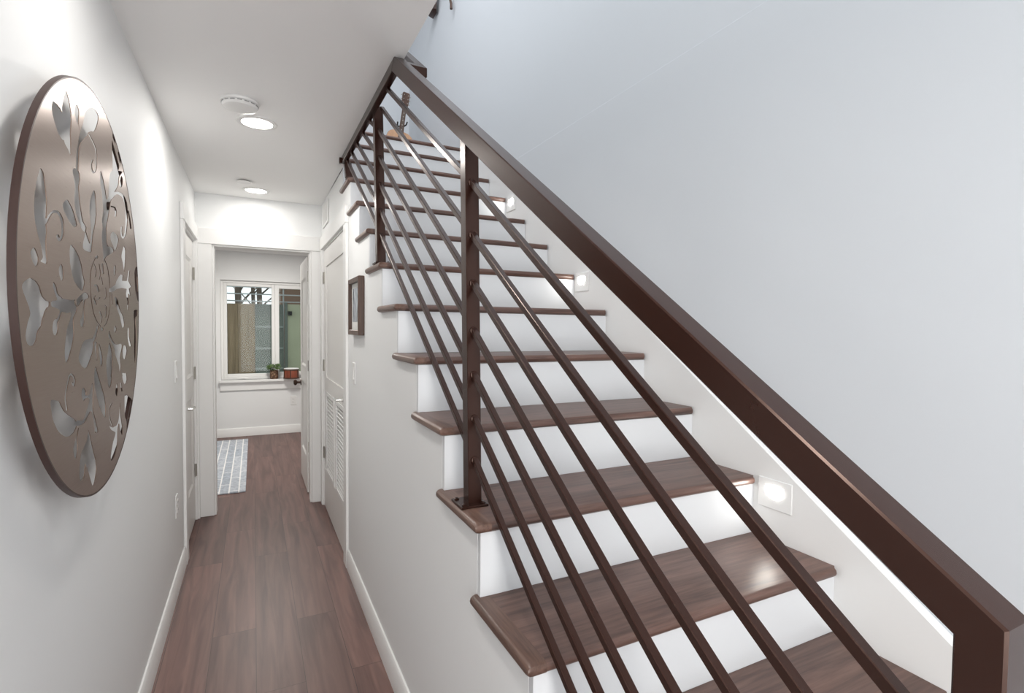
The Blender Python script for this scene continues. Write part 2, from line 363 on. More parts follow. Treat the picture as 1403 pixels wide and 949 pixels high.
# raised frame of the plain upper panel
for (a, b, c, d) in ((CL0+0.014, CL0+0.12, LZ1+0.14, CLH-0.015), (CL1-0.13, CL1-0.014, LZ1+0.14, CLH-0.015), (CL0+0.12, CL1-0.13, 1.90, CLH-0.015), (CL0+0.014, CL1-0.014, LZ1+0.03, LZ1+0.14)):
    mb.box(xf-0.008, xf, a, b, c, d)
mb.box(xf-0.008, xf, CL0+0.014, CL1-0.014, 0.006, LZ0-0.03)
mb.build('door_leaf', M_door, d2, 0.0, 0)
for (a, b) in LV:
    mb = MB()
    for i in (0, 1): pass
    mb.box(xf-0.012, xf, a-0.03, b+0.03, LZ0-0.03, LZ0); mb.box(xf-0.012, xf, a-0.03, b+0.03, LZ1, LZ1+0.03)
    mb.box(xf-0.012, xf, a-0.03, a, LZ0, LZ1); mb.box(xf-0.012, xf, b, b+0.03, LZ0, LZ1)
    lf = mb.build('louver_frame', M_trim, d2, 0.002)
    mb = MB(); n = 20; st = (LZ1-LZ0)/n
    for i in range(n):
        z = LZ0 + (i+0.5)*st
        mb.hexa([(xf-0.006, a, z-0.014), (xf+0.026, a, z+0.006), (xf+0.026, b, z+0.006), (xf-0.006, b, z-0.014),
                 (xf-0.006, a, z-0.007), (xf+0.026, a, z+0.013), (xf+0.026, b, z+0.013), (xf-0.006, b, z-0.007)])
    mb.build('louver_slats', M_trim, lf, 0.0)
for z in (1.82, 1.13, 0.435): hinge(d2, xf-0.008, -1, CL1-0.024, z, M_nickel)
lever(d2, xf-0.008, -1, CL0+0.075, 0.985, 1, M_chrome)
struct('closet_dark_sheet', box(XS+0.30, XS+0.33, CL0-0.2, YE, 0, 2.0), M_dark)  # near-black sheet behind the slats; the closet's inner shade put into its colour

# room door, standing open against nothing in the room
d3 = struct_root('door_3', (0.44, 4.73, 0.008))
LX = 0.405
leaf(MB(), LX, -1, 4.728, 5.40, 0.008, OH-0.016, 0.036, [(4.84, 5.28, 0.30, 0.93), (4.84, 5.28, 1.08, 1.86)]).build('door_leaf', M_door, d3, 0.0)
for z, mt in ((1.86, M_nickel), (1.10, M_bronze), (0.40, M_nickel)):
    mb = box(LX+0.006, LX+0.034, 4.7255, 4.7277, z-0.045, z+0.045); mb.tube([(LX+0.038, 4.722, z-0.045), (LX+0.038, 4.722, z+0.045)], 0.006, 8)
    mb.build('hinge', mt, d3)
MB().lathe((LX, 5.335, 0.90), [(0.028, 0), (0.028, -0.006), (0.011, -0.010), (0.011, -0.035), (0.026, -0.045), (0.028, -0.058), (0.018, -0.068), (0, -0.07)], 'X', 24).build('door_knob', M_bronze, d3)

# ------------------------------------------------------------------ window of the far room
w1 = struct_root('window_1', (0.28, YR+0.10, WZ0))
FY0, FY1 = YR+0.045, YR+0.105
def frame(x0, x1, z0, z1, w, y0, y1):
    mb = box(x0, x0+w, y0, y1, z0, z1); mb.box(x1-w, x1, y0, y1, z0, z1); mb.box(x0+w, x1-w, y0, y1, z0, z0+w); mb.box(x0+w, x1-w, y0, y1, z1-w, z1); return mb
frame(WX0+0.001, WX1-0.001, WZ0+0.001, WZ1-0.001, 0.03, FY0, FY1+0.03).build('window_frame', M_trim, w1, 0.003)
for (a, b) in ((WX0+0.031, 0.252), (0.253, WX1-0.031)):
    sh = frame(a, b, WZ0+0.031, WZ1-0.031, 0.052 if a > 0 else 0.04, FY0+0.012, FY1).build('window_sash', M_trim, w1, 0.004)
    box(a+0.03, b-0.03, FY0+0.035, FY0+0.041, WZ0+0.06, WZ1-0.06).build('pane', M_glass, sh)
mb = box(WX0-0.02, WX1+0.02, YR-0.055, YR+0.043, WZ0-0.032, WZ0); struct('trim_4', mb, M_trim, 0.004)
struct('trim_5', box(WX0-0.012, WX1+0.012, YR-0.02, YR-0.0005, WZ0-0.135, WZ0-0.033), M_trim, 0.003)
mb = box(-0.19, -0.08, YR+0.02, YR+0.044, WZ0+0.001, WZ0+0.016); mb.tube([(-0.10, YR+0.018, WZ0+0.012), (-0.135, YR+0.006, WZ0+0.020), (-0.175, YR+0.004, WZ0+0.014)], 0.006, 8)
mb.build('crank_handle', M_trim, w1, 0.002)

# ------------------------------------------------------------------ staircase
st = thing('staircase', 'straight flight of dark oak treads with white risers beside the hallway', 'staircase', (0.98, TY(K0), 0))
TR = []
def tread_profile(y0, y1, z1, th, rad=None):
    r = th/2; pts = []
    for i in range(7):
        a = math.pi/2 + math.pi*i/6
        pts.append((y0+r+math.cos(a)*r, z1-r+math.sin(a)*r))
    return pts + [(y1, z1-th), (y1, z1)]
def make_tread(k):
    y, z = TY(k), TZ(k)
    base = (0.98, y, z)
    t = MB().prism(tread_profile(y, y+GO+NOSE, z, TH), 'X', XO+0.045, XR-0.0005)
    # ease the far front corner
    for v in t.bm.verts:
        if v.co.x > XR-0.01 and v.co.y < y+0.012: v.co.x -= 0.010
    to = t.build('tread', M_tread, st, 0, 30, loc=base)
    # mitred return nosing along the open end, running past the riser above
    r = TH/2; rings = []
    ya, yb = y, y+GO+0.032
    prof = []
    for i in range(7):
        a = math.pi/2 + math.pi*i/6
        prof.append((XO+r+math.cos(a)*r, z-r+math.sin(a)*r))
    prof += [(XO+0.045, z-TH), (XO+0.045, z)]
    m = MB(); rings = [[(px, ya + 0.0005, pz) for px, pz in prof]]
    # round the front end
    rings = []
    for f, dy in ((0.30, 0.0), (0.72, 0.003), (1.0, 0.0125)):
        zc = z-TH/2
        rings.append([(px, ya+dy, zc+(pz-zc)*f) for px, pz in prof])
    rings.append([(px, yb, pz) for px, pz in prof])
    m.ring_loft(rings)
    # the piece beyond the riser above must stay outside the wall: trim its inner side
    ro = m.build('return_nosing', M_treadY, to, 0, 30, loc=base)
    ro.location = (0, 0, 0)
    return to
for k in range(K0, K1): TR.append(make_tread(k))
# landing nosing of the upper floor
y, z = TY(K1), TZ(K1)
MB().prism(tread_profile(y, y+0.059, z, TH), 'X', XO, XR-0.0005).build('landing_nosing', M_tread, st, 0, 30)
for k in range(K0, K1+1):
    zlo = TZ(k-1) if k > K0 else 0.0
    box(XS+0.0005, XR-0.0005, TY(k)+NOSE, TY(k)+NOSE+0.018, zlo+0.0004, TZ(k)-TH-0.0004).build('riser', M_riser, st, 0, 30)
# skirt board along the right wall
def nz(y, h): return Z0 - GO*0 + (y-Y0)*RISE/GO + h
ya, yb = TY(K0)+0.02, TY(K1)+0.05
MB().prism([(ya, 0.0), (ya+0.12, 0.0), (yb, nz(yb, -0.16)), (yb, nz(yb, 0.112)), (ya, nz(ya, 0.112))], 'X', XR, XW-0.0005).build('skirt_board', M_trim, st, 0.002)
# ------------------------------------------------------------------ steel railing
PW = 0.0385
rl = thing('stair_railing', 'dark bronze steel stair railing with seven sloped bars and square posts', 'railing', (0.51, 0.19, TZ(-2)))
N = Vector((0.510, 0.2101, 1.1932)); F = Vector((0.4575, 1.930, 2.375))
sl = (F.z-N.z)/(F.y-N.y)
def rail_at(y):
    t = (y-N.y)/(F.y-N.y); p = N.lerp(F, t); return p
RH = 0.045                                                            # vertical thickness of the sloped rail
RWD = 0.039
yt = 1.912
f0 = rail_at(0.1757); top0 = (0.511, 0.1757, f0.z+RH-0.001); bt = N
ft = rail_at(1.912)
MB().hexa([(N.x, N.y, N.z), (N.x+RWD, N.y, N.z), (F.x+RWD, F.y, F.z), (F.x, F.y, F.z),
           (top0[0], top0[1], top0[2]), (top0[0]+RWD, top0[1], top0[2]), (ft.x+RWD, 1.893, 2.4115), (ft.x, 1.893, 2.4115)]).build('handrail', M_rail, rl, 0.0022, blen=0.1)
# level length under the hallway ceiling
HX0, HX1 = 0.4575, 0.486
hr = MB().hexa([(HX0, 1.930, 2.375), (HX1, 1.930, 2.375), (HX1, 3.148, 2.375), (HX0, 3.148, 2.375), (HX0, 1.893, 2.4115), (HX1, 1.893, 2.4115), (HX1, 3.148, 2.4115), (HX0, 3.148, 2.4115)]).build('ceiling_rail', M_rail, rl, 0.002)
box(HX0-0.014, HX0, 3.118, 3.146, 2.372, 2.404).build('end_cap', M_rail, hr, 0.002)
# jog round the ceiling edge and the start of the upper rail
MB().hexa([(0.498, 1.953, 2.394), (0.600, 1.953, 2.394), (0.600, 1.990, 2.394), (0.498, 1.990, 2.394),
           (0.498, 1.953, 2.428), (0.600, 1.953, 2.428), (0.600, 1.990, 2.4535), (0.498, 1.990, 2.4535)]).build('rail_offset', M_rail, rl, 0.0015)
MB().hexa([(0.562, 1.990, 2.408), (0.600, 1.990, 2.408), (0.600, 3.05, 3.145), (0.562, 3.05, 3.145),
           (0.562, 1.990, 2.4535), (0.600, 1.990, 2.4535), (0.600, 3.05, 3.190), (0.562, 3.05, 3.190)]).build('upper_handrail', M_rail, rl, 0.0015)
def post(x0, x1, y, zb, ztf, ztb):     # leans: base left edge x0, top left edge x1; top cut to the rail slope
    return MB().hexa([(x0, y, zb), (x0+PW, y, zb), (x0+PW, y+PW, zb), (x0, y+PW, zb), (x1, y, ztf), (x1+PW, y, ztf), (x1+PW, y+PW, ztb), (x1, y+PW, ztb)])
def plate(parent, cx, cy, z, sx=0.078, sy=0.082):
    p = box(cx-sx/2, cx+sx/2, cy-sy/2, cy+sy/2, z+0.0003, z+0.0065).build('base_plate', M_rail, parent, 0.0012)
    for i in (-1, 1):
        for j in (-1, 1):
            MB().lathe((cx+i*(sx/2-0.012), cy+j*(sy/2-0.012), z+0.0065), [(0.0065, 0), (0.0065, 0.003), (0.003, 0.0055), (0, 0.0056)], 'Z', 10).build('bolt', M_rail, p)
# newel
nb = TZ(-2)
np_ = MB().hexa([(0.511, 0.1757, nb+0.0065), (0.511+RWD, 0.1757, nb+0.0065), (0.511+RWD, 0.2101, nb+0.0065), (0.511, 0.2101, nb+0.0065),
           (top0[0], top0[1], top0[2]), (top0[0]+RWD, top0[1], top0[2]), (N.x+RWD, N.y, N.z), (N.x, N.y, N.z)]).build('post', M_rail, rl, 0.0022, blen=0.1)
plate(np_, 0.530, 0.193, nb)
zf, zb2 = rail_at(1.288).z, rail_at(1.288+PW).z
p1 = post(0.5162, 0.4985, 1.288, TZ(2)+0.0065, zf+0.004, zb2+0.004).build('post', M_rail, rl, 0.0015, blen=0.1); plate(p1, 0.5262, 1.3045, TZ(2))
p2 = post(0.4945, 0.4800, 2.342, TZ(6)+0.0065, 2.4105, 2.4105).build('post', M_rail, rl, 0.0015, blen=0.1); plate(p2, 0.518, 2.361, TZ(6), 0.070, 0.075)
p3 = post(0.4790, 0.4700, 3.110, TZ(9)+0.0065, 2.378, 2.378).build('post', M_rail, rl, 0.0015, blen=0.1); plate(p3, 0.512, 3.130, TZ(9), 0.06, 0.06)
H_low = [0.928, 0.810, 0.690, 0.564, 0.443, 0.326, 0.216]
Z_p1 = [1.8240, 1.6875, 1.5600, 1.4340, 1.3150, 1.1970, 1.0835]
H_p2 = [None, 0.807, 0.690, 0.573, 0.457, 0.342, 0.232]
BR = 0.0075
for i in range(7):
    pts = []
    ya = 0.2000; pts.append(Vector((0.530, ya, H_low[i]+0.692*ya)))
    z1 = Z_p1[i]; c1 = 0.5355-0.0188*(z1-0.96); pts.append(Vector((c1, 1.295, z1+0.004)))
    if i >= 1:
        y2 = 2.350; z2 = H_p2[i]+0.692*y2-0.004; pts.append(Vector((0.5135-0.022*(z2-1.72), y2, z2)))
        d = pts[2]-pts[1]
    else: d = pts[1]-pts[0]
    if pts[-1].z > 2.377:
        t = (2.377-pts[-2].z)/(pts[-1].z-pts[-2].z); pts[-1] = pts[-2].lerp(pts[-1], t)
    else:
        t = (2.377-pts[-1].z)/d.z; e = pts[-1]+d*t
        if e.y > 3.115: t = (3.115-pts[-1].y)/d.y; e = pts[-1]+d*t
        e.x = max(0.466, min(e.x, 0.480)) if e.z > 2.37 else 0.494
        pts.append(e)
    # square bar set on its slope: rings of four corners
    rings = []
    for p in pts:
        n2 = Vector((0, -sl, 1)).normalized()
        rings.append([p+Vector((-BR, 0, 0))-n2*BR, p+Vector((BR, 0, 0))-n2*BR, p+Vector((BR, 0, 0))+n2*BR, p+Vector((-BR, 0, 0))+n2*BR])
    b = MB().ring_loft(rings).build('bar', M_rail, rl, 0.0012, blen=0.1)
    w = MB()
    w.lathe((pts[1].x, 1.2875, pts[1].z-0.006), [(0.0115, 0), (0.0105, -0.003), (0.007, -0.0045), (0, -0.0047)], 'Y', 14)
    w.build('weld_bead', M_rail, b)

